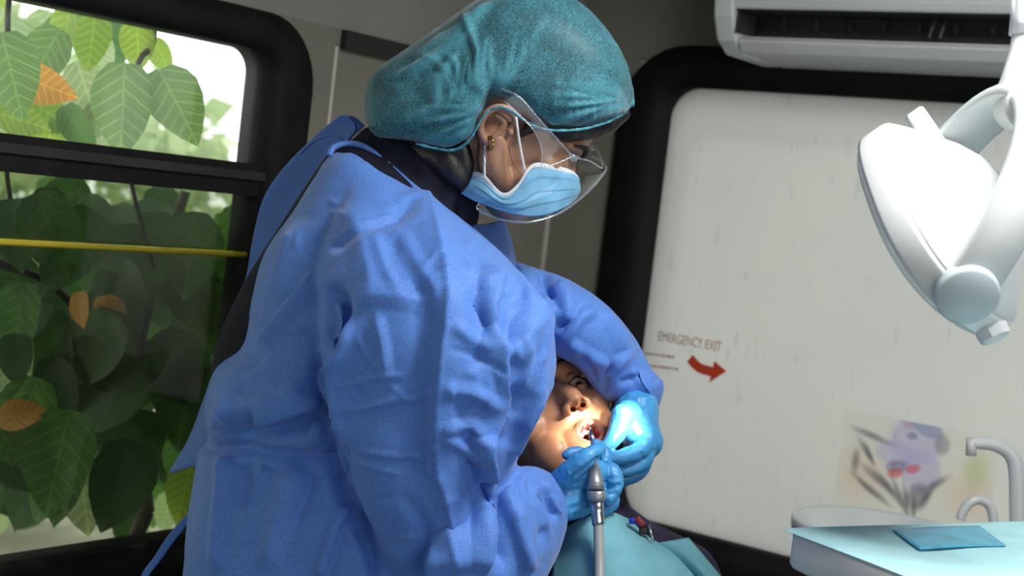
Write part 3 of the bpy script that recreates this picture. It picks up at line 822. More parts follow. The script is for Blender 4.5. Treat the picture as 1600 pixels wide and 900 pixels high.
for i in range(70):
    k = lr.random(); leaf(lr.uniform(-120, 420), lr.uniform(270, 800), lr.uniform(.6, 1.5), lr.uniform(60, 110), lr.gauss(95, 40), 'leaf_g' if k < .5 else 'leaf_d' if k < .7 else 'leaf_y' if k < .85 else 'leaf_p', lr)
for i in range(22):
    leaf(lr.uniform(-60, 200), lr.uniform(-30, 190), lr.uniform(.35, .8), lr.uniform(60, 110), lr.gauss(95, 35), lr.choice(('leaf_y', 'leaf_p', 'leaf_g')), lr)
def stem(pts, r0, r1, off=.22):
    C = [P(x, y, wall_depth(x, y) + off) for x, y in pts]
    V, F = tube(C, np.linspace(r0, r1, len(C)), 8, 24); mk('branch', V, F, M['bark'], vine)
stem([(-80, 380), (0, 412), (70, 438), (118, 485), (150, 540)], .008, .004)
stem([(20, -60), (12, 50), (30, 140), (10, 260), (40, 420)], .004, .003)
stem([(230, -60), (240, 60), (215, 105), (200, 250), (240, 420)], .005, .003, .14)
stem([(290, 300), (230, 480), (210, 640), (230, 800)], .008, .012, .3)
V, F = tube([P(230, 800, wall_depth(230, 800) + .3), vb + np.array([0, 0, .5]), vb], [.012, .02, .028], 8, 16); mk('trunk', V, F, M['bark'], vine)

def far_tree(px, py, d, rad, n, label, seed):
    c = P(px, py, d); base = c.copy(); base[2] = -.55
    t = thing('background_tree', label, 'tree', base)
    V, F = tube([base, c], [.13, .07], 10, 10); mk('trunk', V, F, M['bark'], t)
    r = np.random.default_rng(seed)
    dirs = r.normal(size=(n, 3)); dirs /= np.linalg.norm(dirs, axis=1)[:, None]
    cen = c + dirs * (r.uniform(.3, 1, n) ** .5 * rad)[:, None] * np.array([1.15, 1.15, .9])
    A = r.normal(size=(n, 3)); A /= np.linalg.norm(A, axis=1)[:, None]
    B = np.cross(A, r.normal(size=(n, 3))); B /= np.linalg.norm(B, axis=1)[:, None]
    s = r.uniform(.06, .12, n)[:, None]
    V = np.stack([cen - A * s, cen - B * s * .6, cen + A * s, cen + B * s * .6], 1).reshape(-1, 3)
    mk('crown', V, [(4 * i, 4 * i + 1, 4 * i + 2, 4 * i + 3) for i in range(n)], M['leaf_p'], t, False, kind='stuff')
far_tree(0, 330, 7.0, 1.1, 2200, 'pale sunlit tree with low crown far behind the shrub', 3)
far_tree(700, 330, 10.5, 1.2, 2000, 'blurred pale tree far away beside the window edge', 4)

cl = thing('added_ceiling_panel', 'flat square white ceiling light panel added out of view for the overhead light', 'ceiling light', (-0.24, 1.17, ZC - .03))  # panel added out of view to carry the overhead light
bevel(mk('frame', *abox(-.47, -.01, 1.00, 1.34, ZC - .030, ZC - .013), M['white'], cl, False), .004)
mk('diffuser', *abox(-.45, -.03, 1.02, 1.32, ZC - .0310, ZC - .0275), M['white'], cl, False)

# ------------------------------------------------------------------ air conditioner on the back wall
ACX0, ACX1 = PY(1118, 10, 2.03)[0], .05
ac = thing('air_conditioner', 'white wall air conditioner mounted over the frosted rear window', 'air conditioner', ((ACX0 + ACX1) / 2, Y0, 1.71))
zb = PY(1300, 93, 2.08)[2]
print('AC bottom', zb, 'left', ACX0)
def extr(prof2, xa, xb):
    n_ = len(prof2)
    V = [(x, y, z) for x in (xa, xb) for y, z in prof2]
    return V, [(i, (i + 1) % n_, n_ + (i + 1) % n_, n_ + i) for i in range(n_)] + [tuple(range(n_ - 1, -1, -1)), tuple(range(n_, 2 * n_))]
zb_ = zb
body_p = [(Y0 - .014, zb_ + .02), (Y0 - .014, zb_ + .27), (2.045, zb_ + .27), (2.022, zb_ + .25), (2.022, zb_ + .078), (2.027, zb_ + .066), (2.125, zb_ + .066), (2.14, zb_ + .02)]
bevel(mk('housing', *extr(body_p, ACX0 + .03, ACX1), M['white'], ac, False), .004)
cap_p = [(Y0 - .014, zb_ + .0), (Y0 - .014, zb_ + .275), (2.04, zb_ + .275), (2.017, zb_ + .25), (2.017, zb_ + .10), (2.024, zb_ + .055), (2.045, zb_ + .018), (2.08, zb_)]
bevel(mk('end_cap', *extr(cap_p, ACX0, ACX0 + .036), M['white'], ac, False), .006, 3)
lip_p = [(Y0 - .014, zb_), (Y0 - .014, zb_ + .02), (2.12, zb_ + .036), (2.058, zb_ + .028), (2.048, zb_ + .020), (2.062, zb_ + .003)]
bevel(mk('bottom_lip', *extr(lip_p, ACX0 + .036, ACX1), M['offwhite'], ac, False), .003)
mk('air_slot', *extr([(2.098, zb_ + .034), (2.098, zb_ + .0655), (2.12, zb_ + .0655), (2.12, zb_ + .034)], ACX0 + .037, ACX1), M['darkslot'], ac, False)
mk('slot_roof', *extr([(2.030, zb_ + .0648), (2.030, zb_ + .0658), (2.098, zb_ + .0658), (2.098, zb_ + .0648)], ACX0 + .037, ACX1), M['darkslot'], ac, False)
bevel(mk('slot_cheek', *extr([(2.035, zb_ + .03), (2.035, zb_ + .066), (2.10, zb_ + .066), (2.10, zb_ + .034)], ACX0 + .0365, ACX0 + .039), M['finmat'], ac, False), .001)
for i in range(11):
    x = ACX0 + .09 + i * .055
    mk('fin', *extr([(2.085, zb_ + .055), (2.098, zb_ + .045), (2.098, zb_ + .064), (2.09, zb_ + .064)], x, x + .004), M['finmat'], ac, False)
for x in (PY(1455, 60, 2.07)[0], PY(1472, 60, 2.07)[0]):
    V, F = tube([(x, 2.075, zb_ + .064), (x, 2.068, zb_ + .05), (x, 2.06, zb_ + .034)], [.003, .0035, .003], 8, 8); mk('vane_peg', V, F, M['finmat'], ac)
a = PY(1183, 3, 2.021)

# ------------------------------------------------------------------ spittoon basin with two spouts
bc = P(1385, 815, 2.02); rim_z = PZ(1300, 800, 1.0)[2]
bc[2] = bc[2] - .012
sp = thing('spittoon', 'off-white rinse basin with bent water spouts behind the blue covered tray', 'basin', (bc[0], bc[1], 0))
V, F = lathe([(.05, -.12), (.085, -.09), (.118, -.05), (.130, -.012), (.131, 0), (.127, .004), (.122, 0), (.10, -.04), (.05, -.075), (.004, -.08)], bc, WZ, 48)
mk('bowl', V, F, M['white2'], sp)
V, F = lathe([(.10, 0), (.10, .03), (.06, .06), (.055, bc[2] - .16), (.07, bc[2] - .10)], (bc[0], bc[1], 0), WZ, 32)
mk('pedestal', V, F, M['white'], sp)
dd = 2.02
V, F = tube([P(1592, 900, dd), P(1590, 800, dd), P(1588, 735, dd), P(1578, 708, dd), P(1556, 695, dd), P(1530, 692, dd), P(1519, 693, dd)], [.0115, .0115, .0112, .0108, .010, .0092, .009], 16, 40)
fa = mk('faucet', V, F, M['white2'], sp)
V, F = tube([P(1519, 685, dd), P(1517, 712, dd)], [.0085, .007], 14); mk('nozzle', V, F, M['offwhite'], fa)
dd = 1.98
V, F = tube([P(1501, 812, dd), P(1504, 800, dd), P(1516, 785, dd), P(1532, 781, dd), P(1546, 790, dd), P(1552, 810, dd), P(1553, 850, dd)], [.006, .0065, .0068, .0068, .0068, .0068, .0068], 14, 36)
mk('rinse_spout', V, F, M['white2'], sp)
V, F = tube([P(1585, 850, 2.02), P(1500, 860, 2.02)], .03, 16); mk('spout_bracket', V, F, M['white'], sp)

# ------------------------------------------------------------------ instrument tray with a paper cover
TZ = 1.105
c0 = PZ(1228, 830, TZ); far_r = PZ(1600, 819, TZ)
e1 = far_r - c0; e1[2] = 0; e1 = nrm(e1); e2 = np.cross(e1, WZ)          # e2 toward the camera side
if e2 @ FW > 0: e2 = -e2
TL, TW = .50, .34
tc = c0 + e1 * TL / 2 + e2 * TW / 2
tray = thing('instrument_tray', 'off-white dental instrument tray unit under the blue paper cover', 'tray', (tc[0], tc[1], 0))
def rr3(a0, a1, b0, b1, r, z, k=6): return [c0 + e1 * a + e2 * b + WZ * (z - TZ) for a, b in rrect(a0, a1, b0, b1, r, k)]
rings = [rr3(.03, TL - .03, .03, TW - .03, .03, TZ - .075), rr3(.012, TL - .012, .012, TW - .012, .035, TZ - .04), rr3(.002, TL - .002, .002, TW - .002, .018, TZ - .034), rr3(0, TL, 0, TW, .018, TZ - .030), rr3(0, TL, 0, TW, .018, TZ - .004), rr3(.003, TL - .003, .003, TW - .003, .016, TZ)]
n_ = len(rings[0]); V = np.concatenate(rings); F = grid_faces(len(rings), n_, True) + [tuple(range(n_ - 1, -1, -1)), tuple((len(rings) - 1) * n_ + j for j in range(n_))]
mk('tray_body', V, F, M['offwhite'], tray)
V, F = lathe([(.17, 0), (.17, .03), (.05, .05), (.035, .08), (.035, TZ - .075)], (tc[0], tc[1], 0), WZ, 28); mk('column', V, F, M['white'], tray)
# paper cover
def cover_fn(G):
    S = G.shape
    a = (G - c0) @ e1; b = (G - c0) @ e2
    G[..., 2] += 0.0012 + .0012 * np.sin(a * 38 + b * 9) * np.sin(b * 22)
    G[..., 2] += 0.016 * np.exp(-((b - .20 - .25 * (a - .12)) / .022) ** 2) * np.exp(-((a - .16) / .05) ** 2)
    return G
C = [[c0 + e1 * a + e2 * b + WZ * (z) for b, z in ((-.002, .001), (0.01, .002), (.10, .001), (.22, .002), (TW - .01, .002), (TW + .008, -.012))] for a in (-.003, .02, .15, .30, .45, TL + .01)]
for k_, dz in ((0, -.002),):
    for j in range(6): C[k_][j] = C[k_][j] + WZ * dz
cov = patch3('paper_tray_cover', C, 60, 50, M['bib2'], .0006, None, fn=cover_fn, label='light aqua paper sheet spread over the instrument tray', cat='paper sheet')
pq = [PZ(1395, 828, TZ + .0045), PZ(1530, 822, TZ + .0045), PZ(1572, 853, TZ + .0045), PZ(1437, 858, TZ + .0045)]
C = [[pq[0], (pq[0] + pq[3]) / 2, pq[3]], [(pq[0] + pq[1]) / 2 + WZ * .001, (pq[0] + pq[1] + pq[2] + pq[3]) / 4 + WZ * .002, (pq[2] + pq[3]) / 2 + WZ * .001], [pq[1], (pq[1] + pq[2]) / 2, pq[2]]]
mk_o = patch3('plastic_pouch', C, 20, 12, M['bibdark'], .001, None, label='blue clear plastic pouch lying on the aqua paper sheet', cat='pouch')

# ------------------------------------------------------------------ dental lamp
ld = 1.40
lampL = P(1475, 365, ld)
ln = nrm(view(-.70, -.50, .50))                       # light direction
ll = view(-.22, .66, .72); ll = nrm(ll - ln * (ll @ ln))
lm = np.cross(ln, ll)
lc = P(1440, 372, ld)                                  # lens centre
lamp = thing('dental_lamp', 'white dental operating lamp head on a curved yoke and ceiling arm', 'lamp', P(1600, 180, ld + .03))
def lring(al, am, dist, n=40, e=2.6, shift=0.0):
    t = np.arange(n) / n * 2 * np.pi; cs, sn = np.cos(t), np.sin(t)
    cs = np.sign(cs) * np.abs(cs) ** (2 / e); sn = np.sign(sn) * np.abs(sn) ** (2 / e)
    return lc - ln * dist + np.outer(cs, ll * al) + np.outer(sn, lm * am) + lm * shift
def lloft(rs):
    n_ = len(rs[0]); V = np.concatenate(rs)
    return V, grid_faces(len(rs), n_, True) + [tuple(range(n_ - 1, -1, -1)), tuple((len(rs) - 1) * n_ + j for j in range(n_))]
AL, AM = .108, .098
hs = mk('housing', *lloft([lring(AL, AM, .031), lring(AL * .975, AM * .975, .035), lring(AL * .90, AM * .88, .044, e=2.5), lring(AL * .74, AM * .70, .060, e=2.4), lring(AL * .54, AM * .50, .076), lring(AL * .36, AM * .32, .087), lring(AL * .16, AM * .14, .093)]), M['white2'], lamp)
mk('rim_band', *lloft([lring(AL * 1.005, AM * 1.005, .004), lring(AL * 1.012, AM * 1.012, .008), lring(AL * 1.012, AM * 1.012, .028), lring(AL * 1.0, AM * 1.0, .032)]), M['white'], lamp)
rr = [lring(AL * 1.0, AM * 1.0, .004)]
for k_, q in ((.92, -.004), (.75, -.010), (.5, -.015), (.2, -.017)): rr.append(lring(AL * k_, AM * k_, q))
mk('front_lens', *lloft(rr), M['lens'], lamp)
pc = lc - ln * .075
pivN = P(1508, 452, ld - .100); pivF = P(1445, 290, ld + .100)
axis = nrm(pivF - pivN)
V, F = lathe([(.003, -.0165), (.026, -.016), (.0285, -.0135), (.0285, .03), (.034, .05), (.034, .075)], pivN, axis, 32); mk('pivot_cap', V, F, M['pivot'], lamp)
V, F = lathe([(.0285, -.022), (.0285, .0), (.02, .004)], pivF, axis, 32); mk('pivot_cap', V, F, M['white'], lamp)
# yoke: half ring from pivot to pivot, bulging back and up
mid_y = (pivN + pivF) / 2
half = np.linalg.norm(pivF - pivN) / 2
bulge = nrm(view(.42, .90, 0)); bulge = nrm(bulge - axis * (bulge @ axis))
wdir = nrm(np.cross(axis, bulge))
arc = []
for t in np.linspace(-5, 186, 34):
    a_ = math.radians(t); w_ = .0235
    p_ = mid_y - axis * half * math.cos(a_) * 1.02 + bulge * half * 1.30 * math.sin(a_)
    rad_ = nrm(-axis * math.cos(a_) + bulge * math.sin(a_))
    wv_ = wdir * w_; tv_ = rad_ * .0065
    arc.append([p_ + wv_ * x + tv_ * y for x, y in ((-1, -.6), (-.9, -1), (.9, -1), (1, -.6), (1, .6), (.9, 1), (-.9, 1), (-1, .6))])
mk('yoke', *lloft([np.array(r_) for r_ in arc]), M['white2'], lamp)
# arm
top_y = mid_y + bulge * half * 1.30
V, F = tube([top_y, P(1590, 165, ld), P(1597, 120, ld), P(1606, 60, ld), P(1612, -60, ld), P(1640, -700, ld + .05)], [.026, .024, .019, .0155, .0155, .0155], 20, 40); mk('arm', V, F, M['white'], lamp)
V, F = tube([P(1607, 55, ld), P(1612, -5, ld)], [.0185, .0185], 20); mk('arm_collar', V, F, M['white2'], lamp)
# side handles
for q in ((P(1427, 173, ld + .06), P(1452, 212, ld + .06), P(1480, 255, ld + .05)),):
    V, F = loft([ [c_ + (RT * .81 + UP * .58) * x * w_ + FW * y * .005 for x, y in ((-1, -1), (1, -1), (1, 1), (-1, 1))] for c_, w_ in zip(q, (.0105, .0115, .0115))], 10)
    bevel(mk('handle', V, F, M['white'], lamp, False), .004, 3)
kc = P(1545, 508, ld - .05); kd = nrm(view(.35, -.85, -.35))
V, F = lathe([(.012, -.035), (.0165, -.018), (.017, -.006), (.015, 0), (.0155, .006), (.0145, .014), (.011, .016)], kc, kd, 8); mk('knob', V, F, M['white2'], lamp, False)
ls = bpy.data.lights.new('lamp_beam', 'SPOT'); ls.energy = 95; ls.spot_size = math.radians(9.6); ls.spot_blend = 0.45; ls.shadow_soft_size = .015; ls.color = (1.0, 0.97, 0.90)
lo = bpy.data.objects.new('lamp_beam', ls); COL.objects.link(lo)
src = lc + ln * .025; tgt = P(962, 658, 1.66)
lo.location = src - ORG[lamp.name]; lo.rotation_euler = Vector(tgt - src).to_track_quat('-Z', 'Y').to_euler(); lo.parent = lamp

# ------------------------------------------------------------------ heads
def head_local(mouth=False, neck=None, ears=True, vox=.0018, sm=6):
    """head in face coordinates: x to the viewer's right, y up, z out of the face, origin between the ears"""
    ex = np.eye(3)
    def el(c, r): return ellipsoid(c, ex * np.array(r)[:, None])
    jd = .016 if mouth else 0.0
    parts = [el((0, .055, -.018), (.073, .084, .096)), el((0, .0, .028), (.062, .088, .066)), el((0, .055, .045), (.055, .05, .052)),
             el((0, -.088 - jd, .060), (.026, .020, .024)),
             el((.040, -.012, .062), (.026, .022, .022)), el((-.040, -.012, .062), (.026, .022, .022)),
             el((.034, -.05, .052), (.026, .032, .028)), el((-.034, -.05, .052), (.026, .032, .028)),
             capsule([(0, .026, .088), (0, .004, .098), (0, -.020, .108)], [.0075, .0085, .0105]),
             el((0, -.027, .1075), (.0105, .0090, .0105)), el((.0115, -.031, .100), (.0075, .0075, .009)), el((-.0115, -.031, .100), (.0075, .0075, .009)),
             capsule([(-.046, .030, .072), (-.028, .037, .083), (0, .033, .087), (.028, .037, .083), (.046, .030, .072)], [.008, .0095, .009, .0095, .008])]
    for s in (-1, 1):
        parts.append(capsule([(s * .062, -.03, .0), (s * .054, -.065 - jd * .4, .018), (s * .022, -.092 - jd, .058)], [.016, .018, .018]))
    if mouth:
        t = np.linspace(0, 2 * np.pi, 25)[:-1]
        lp = [(.0158 * math.cos(a), -.063 + .0138 * math.sin(a), .0905 - .010 * math.cos(a) ** 2 - .004 * (math.sin(a) < 0)) for a in t]
        lp += [lp[0], lp[1]]
        parts.append(capsule(lp, [.0052] * len(lp), 10, 80))
        parts.append(el((0, -.063, .066), (.034, .036, .026)))
    else:
        parts.append(capsule([(-.024, -.052, .082), (0, -.050, .094), (.024, -.052, .082)], [.004, .007, .004]))
        parts.append(capsule([(-.020, -.060, .080), (0, -.061, .091), (.020, -.060, .080)], [.004, .007, .004]))
        parts.append(el((0, -.06, .06), (.036, .04, .03)))
    for s in (-1, 1):   # lids
        for (y0, y1, r_) in ((.017, .0178, .0060), (.004, .0040, .0044)):
            parts.append(capsule([(s * .0165, .0105, .0795), (s * .031, y1, .0865), (s * .046, .0105, .0745)], [.0028, r_, .0028], 10, 20))
    if ears:
        for s in (-1, 1):
            x = s * .0755
            loop = [(x, -.026, .006), (x + s * .004, -.012, -.012), (x + s * .010, .010, -.026), (x + s * .011, .026, -.022), (x + s * .006, .031, -.006), (x + s * .001, .022, .006), (x - s * .001, .008, .006)]
            parts.append(capsule(loop, [.0055, .0050, .0042, .0042, .0042, .0036, .003], 10, 50))
            parts.append(el((x + s * .001, .002, -.009), (.0045, .026, .014)))
            parts.append(el((x + s * .001, -.027, .001), (.0048, .009, .0075)))
    if neck is not None:
        parts.append(capsule(*neck, 24, 30))
    V, F, E = voxel(parts, vox, sm)
    for s in (-1, 1):   # sockets, nostrils
        g = np.exp(-((V[:, 0] - s * .031) / .016) ** 2 - ((V[:, 1] - .012) / .0085) ** 2) * (V[:, 2] > .045)
        V[:, 2] -= .0075 * g
        g = np.exp(-((V[:, 0] - s * .0065) / .0042) ** 2 - ((V[:, 1] + .0355) / .0036) ** 2 - ((V[:, 2] - .104) / .012) ** 2)
        V[:, 1] += .0075 * g; V[:, 2] -= .002 * g
    midx = None
    if mouth:
        r2 = (V[:, 0] / .0130) ** 2 + ((V[:, 1] + .063) / .0110) ** 2
        k = np.clip(1 - r2, 0, 1) * (V[:, 2] > .04)
        V[:, 2] -= .034 * np.sqrt(k)
        Fc = np.array([V[list(f)].mean(0) for f in F])
        rr_ = np.sqrt((Fc[:, 0] / .0130) ** 2 + ((Fc[:, 1] + .063) / .0110) ** 2)
        midx = np.zeros(len(F), int); fr = Fc[:, 2] > .03
        midx[(rr_ < 1.38) & fr] = 1; midx[(rr_ < .98) & fr] = 2
    return V, F, E, midx

def frame_from(pitch, yaw, roll):
    """axes (x,y,z) in view space for a face turned to the viewer: pitch back, yaw to viewer's right, roll anticlockwise"""
    p, y, r = (math.radians(a) for a in (pitch, yaw, roll))
    A = np.eye(3)
    Rp = np.array([[1, 0, 0], [0, math.cos(p), math.sin(p)], [0, -math.sin(p), math.cos(p)]])
    Ry = np.array([[math.cos(y), 0, math.sin(y)], [0, 1, 0], [-math.sin(y), 0, math.cos(y)]])
    Rr = np.array([[math.cos(r), -math.sin(r), 0], [math.sin(r), math.cos(r), 0], [0, 0, 1]])
    R = Rr @ Ry @ Rp
    return np.array([view(*(R @ a * np.array([1, 1, -1]))) for a in A])     # rows: world axes of local x,y,z

# ------------------------------------------------------------------ patient, chair, bib
pat = thing('person', 'reclined patient with open mouth, dark purple shirt and aqua paper bib', 'person', P(960, 1100, 1.72) * np.array([1, 1, 0]) + np.array([0, 0, .55]))
PA = frame_from(38, 26, 20); ps = 1.02
p0 = P(905, 637, 1.675) - (np.array([0, -.036, .104]) * ps) @ PA
pl = lambda q: p0 + (np.asarray(q, float) * ps) @ PA
V, F, E, mi = head_local(True, ([(0, -.03, -.015), (-.012, -.075, -.03), (-.03, -.12, -.05)], [.05, .044, .046]))
V = pl(V)
mk('body', V, F, [M['skin2'], M['lip'], M['mouth']], pat, midx=mi, label='brown skinned head and neck, mouth wide open')
ex3 = lambda r: (np.eye(3) * np.array(r)[:, None]) @ PA * ps
V, F = ellipsoid(pl((0, .060, -.030)), ex3((.0785, .088, .100)), 28, 40)
mk('hair', V, F, M['hair'], pat)
for s in (-1, 1):
    V, F = ellipsoid(pl((s * .031, .0105, .0715)), ex3((.0118, .0118, .0118)), 16, 24); e_ = mk('eye', V, F, M['eye'], pat)
    dz = nrm((s * .06 + .10, -.34, 1.0))
    V, F = ellipsoid(pl(np.array((s * .031, .0105, .0715)) + dz * .0085), ex3((.0066, .0066, .0044)), 12, 18); mk('iris', V, F, M['iris'], e_)
    V, F = capsule([pl((s * .0165, .0110, .0835)), pl((s * .031, .0128, .0905)), pl((s * .0480, .0092, .0785))], [.0006, .0013, .0009], 8, 20); mk('eyelashes', V, F, M['hair'], pat)
    V, F = capsule([pl((s * .014, .0360, .0945)), pl((s * .032, .0425, .0915)), pl((s * .050, .0345, .0760))], [.0014, .0022, .0010], 8, 20); mk('eyebrow', V, F, M['hair'], pat)
for i, x in enumerate(np.linspace(-.0096, .0096, 5)):
    for row, (y, hh) in enumerate(((-.0545, .0038), (-.0722, .0032))):
        z = .0800 - .008 * (x / .0096) ** 2
        V, F = ellipsoid(pl((x, y, z)), ex3((.0030, hh, .0024)), 8, 10); mk('tooth', V, F, M['tooth'], pat)
for s in (-1, 1):
    V, F = ellipsoid(pl((s * .0072, -.0338, .1025)), ex3((.0036, .0026, .0032)), 10, 14); mk('nostril_shade', V, F, M['nostril_shade'], pat)  # dark blobs painting the shade of the nose openings
V, F = ellipsoid(pl((0, -.071, .070)), ex3((.0135, .0055, .015)), 12, 18); mk('tongue', V, F, M['lip'], pat)
V, F = loft_px([(905, 770, 960, 772, 1.715, .03), (885, 805, 1000, 806, 1.71, .05), (858, 845, 1058, 838, 1.70, .075), (842, 900, 1120, 880, 1.67, .10), (845, 1050, 1160, 1030, 1.60, .115), (870, 1260, 1170, 1240, 1.47, .11), (900, 1500, 1180, 1480, 1.38, .10), (930, 1600, 1160, 1590, 1.34, .05)], 50, 40)
V = V + normals(V, F) * crumple(V, 38, .006, 6, 5)[:, None]
mk('shirt', V, F, M['purple'], pat)
# chair
ch = thing('dental_chair', 'black padded dental chair carrying the reclined patient', 'dental chair', P(985, 900, 1.75) * np.array([1, 1, 0]))
bk = nrm(P(1000, 1400, 1.55) - P(900, 760, 1.85)); wv = nrm(np.cross(bk, FW)); nv3 = np.cross(wv, bk)
bevel(mk('backrest', *box(P(925, 1080, 1.84), (bk, wv, nv3), (.20, .12, .035)), M['chair'], ch), .03, 4)
hb = p0 + (np.array([0, .04, -.165]) * ps) @ PA
bevel(mk('headrest', *box(hb, PA, (.075, .07, .035)), M['chair'], ch), .025, 4)
V, F = tube([hb, P(915, 800, 1.90)], .015, 12); mk('headrest_post', V, F, M['steel'], ch)
sb_ = P(1010, 1480, 1.52)
bevel(mk('seat', *box((sb_[0], sb_[1], .52), (_r0, _fh, WZ), (.17, .38, .05)), M['chair'], ch), .03, 4)
cb_ = ORG[ch.name] + _r0 * .06
V, F = lathe([(.19, 0), (.19, .03), (.09, .06), (.08, .47)], (cb_[0], cb_[1], 0), WZ, 32); mk('base', V, F, M['white'], ch)

bd = lambda G: G
mbib = patch('paper_bib', [[(868, 838, 1.615), (905, 812, 1.595), (948, 799, 1.600), (985, 812, 1.625)], [(868, 862, 1.60), (912, 842, 1.575), (965, 832, 1.58), (1012, 838, 1.61)],
                           [(862, 905, 1.585), (925, 890, 1.545), (1000, 880, 1.545), (1080, 882, 1.57)], [(866, 1000, 1.55), (930, 1000, 1.50), (1020, 1000, 1.49), (1150, 980, 1.52)], [(880, 1120, 1.48), (950, 1120, 1.43), (1040, 1120, 1.43), (1180, 1100, 1.45)]],
             60, 40, M['bib'], .0007, None, label='aqua paper bib spread over the patient\'s chest under the gloved hands', cat='bib')
patch('bib_flap', [[(1022, 849, 1.60), (1048, 845, 1.59), (1076, 840, 1.60)], [(1056, 872, 1.575), (1076, 868, 1.565), (1098, 866, 1.575)], [(1096, 905, 1.55), (1110, 905, 1.54), (1128, 902, 1.555)], [(1150, 960, 1.52), (1160, 960, 1.51), (1172, 955, 1.525)]],
      24, 12, M['bib'], .0007, mbib)
clip = thing('bib_clip', 'small silver bib clip with red and blue plastic beside the aqua bib', 'clip', P(1012, 838, 1.59))
V, F = tube([P(1003, 823, 1.60), P(1014, 821, 1.595), P(1021, 846, 1.585)], [.0011, .0013, .0012], 8); mk('wire', V, F, M['steel'], clip)
bevel(mk('jaw', *box(P(1007, 829, 1.60), (RT, UP, FW), (.006, .004, .004)), M['darktrim'], clip), .001)
bevel(mk('blue_bead', *box(P(991, 814, 1.60), (RT, UP, FW), (.006, .0032, .004)), M['clipblue'], clip), .001)
bevel(mk('red_bead', *box(P(1000, 815, 1.598), (nrm(RT - UP), nrm(RT + UP), FW), (.006, .003, .004)), M['clipred'], clip), .001)

# ------------------------------------------------------------------ dentist
den = thing('person', 'dentist in blue gown, teal hair net, mask and clear goggles bending over patient', 'person', P(560, 1650, 1.62) * np.array([1, 1, 0]))
psi, pit = math.radians(10), math.radians(34)
Fv = np.array([math.cos(psi), 0, math.sin(psi)]); Uv = np.array([0, 1.0, 0])
Zv = Fv * math.cos(pit) - Uv * math.sin(pit); Yv = Uv * math.cos(pit) + Fv * math.sin(pit)
DZ, DY = view(*Zv), view(*Yv); DX = np.cross(DY, DZ)
DA = np.array([DX, DY, DZ])
d0 = P(787, 200, 1.53) - np.array([-.076, 0, 0]) @ DA
dl = lambda q: d0 + np.asarray(q, float) @ DA
# neck goes back and down from the skull toward the shoulders
nk = [P(*q) for q in ((740, 215, 1.60), (690, 265, 1.605), (630, 330, 1.62))]
nk = [(np.array(q) - d0) @ DA.T for q in nk]
nk = [np.array([q[0], .035 + (q[1] - .035) / .74 if q[1] < .035 else q[1], q[2]]) for q in nk]
V, F, E, _ = head_local(False, (nk, [.052, .055, .07]), ears=False, sm=22)
lo_ = V[:, 1] < .035; V[lo_, 1] = .035 + (V[lo_, 1] - .035) * .74
mk('body', dl(V), F, M['skin'], den, label='tan skinned head and neck seen in profile')
eo = [P(*q) for q in ((764, 226, 1.529), (754, 212, 1.526), (751, 196, 1.522), (757, 180, 1.518), (770, 170, 1.516), (786, 168, 1.516), (799, 176, 1.519), (804, 188, 1.524), (798, 199, 1.530))]
ev = [capsule(eo, [.0052, .0045, .0042, .0042, .0042, .0042, .004, .0036, .003], 10, 60), capsule([P(776, 180, 1.523), P(788, 190, 1.526), P(780, 205, 1.530), P(770, 216, 1.530)], [.0035, .004, .004, .004], 10, 24),
      ellipsoid(P(777, 198, 1.538), np.array([nrm(view(.6, .8, 0)) * .027, nrm(view(.8, -.6, 0)) * .016, FW * .010])), ellipsoid(P(765, 222, 1.531), np.array([RT * .0068, UP * .0088, FW * .005])), ellipsoid(P(797, 205, 1.532), np.array([RT * .004, UP * .006, FW * .005]))]
V, F, E = voxel(ev, .0011, 3)
mk('ear', V, F, M['skin'], den)
for s in (-1, 1):
    V, F = ellipsoid(dl((s * .031, .0115, .0745)), (np.eye(3) * .0116) @ DA, 14, 20); mk('eyelid', V, F, M['skin'], den)
    V, F = capsule([dl((s * .0155, .004, .0850)), dl((s * .031, .0030, .0905)), dl((s * .0475, .006, .0790))], [.001, .0024, .0012], 8, 20); mk('eyelashes', V, F, M['hair'], den)
    V, F = capsule([dl((s * .012, .0350, .0965)), dl((s * .032, .0420, .0930)), dl((s * .052, .0345, .0775))], [.0024, .0034, .0014], 8, 20); mk('eyebrow', V, F, M['hair'], den)
CAPST = [(571, 158, 573, 184, 1.605, .018), (580, 124, 582, 208, 1.605, .045), (604, 101, 600, 222, 1.605, .068), (650, 71, 643, 226, 1.605, .084), (700, 36, 694, 236, 1.603, .092), (748, 3, 733, 222, 1.602, .097),
         (800, -14, 772, 170, 1.602, .101), (858, -13, 815, 184, 1.602, .101), (912, 14, 860, 206, 1.604, .099), (952, 58, 905, 205, 1.606, .092), (976, 100, 944, 195, 1.610, .074), (987, 135, 972, 182, 1.612, .038), (990, 152, 985, 168, 1.612, .016)]
mk('hair', *loft_px([(a + (830 - a) * .03, b + (110 - b) * .04, c + (830 - c) * .04, e + (110 - e) * .05 - 3, d_, h * .95) for a, b, c, e, d_, h in CAPST], 40, 48, 2.2, 4.5), M['hair'], den)
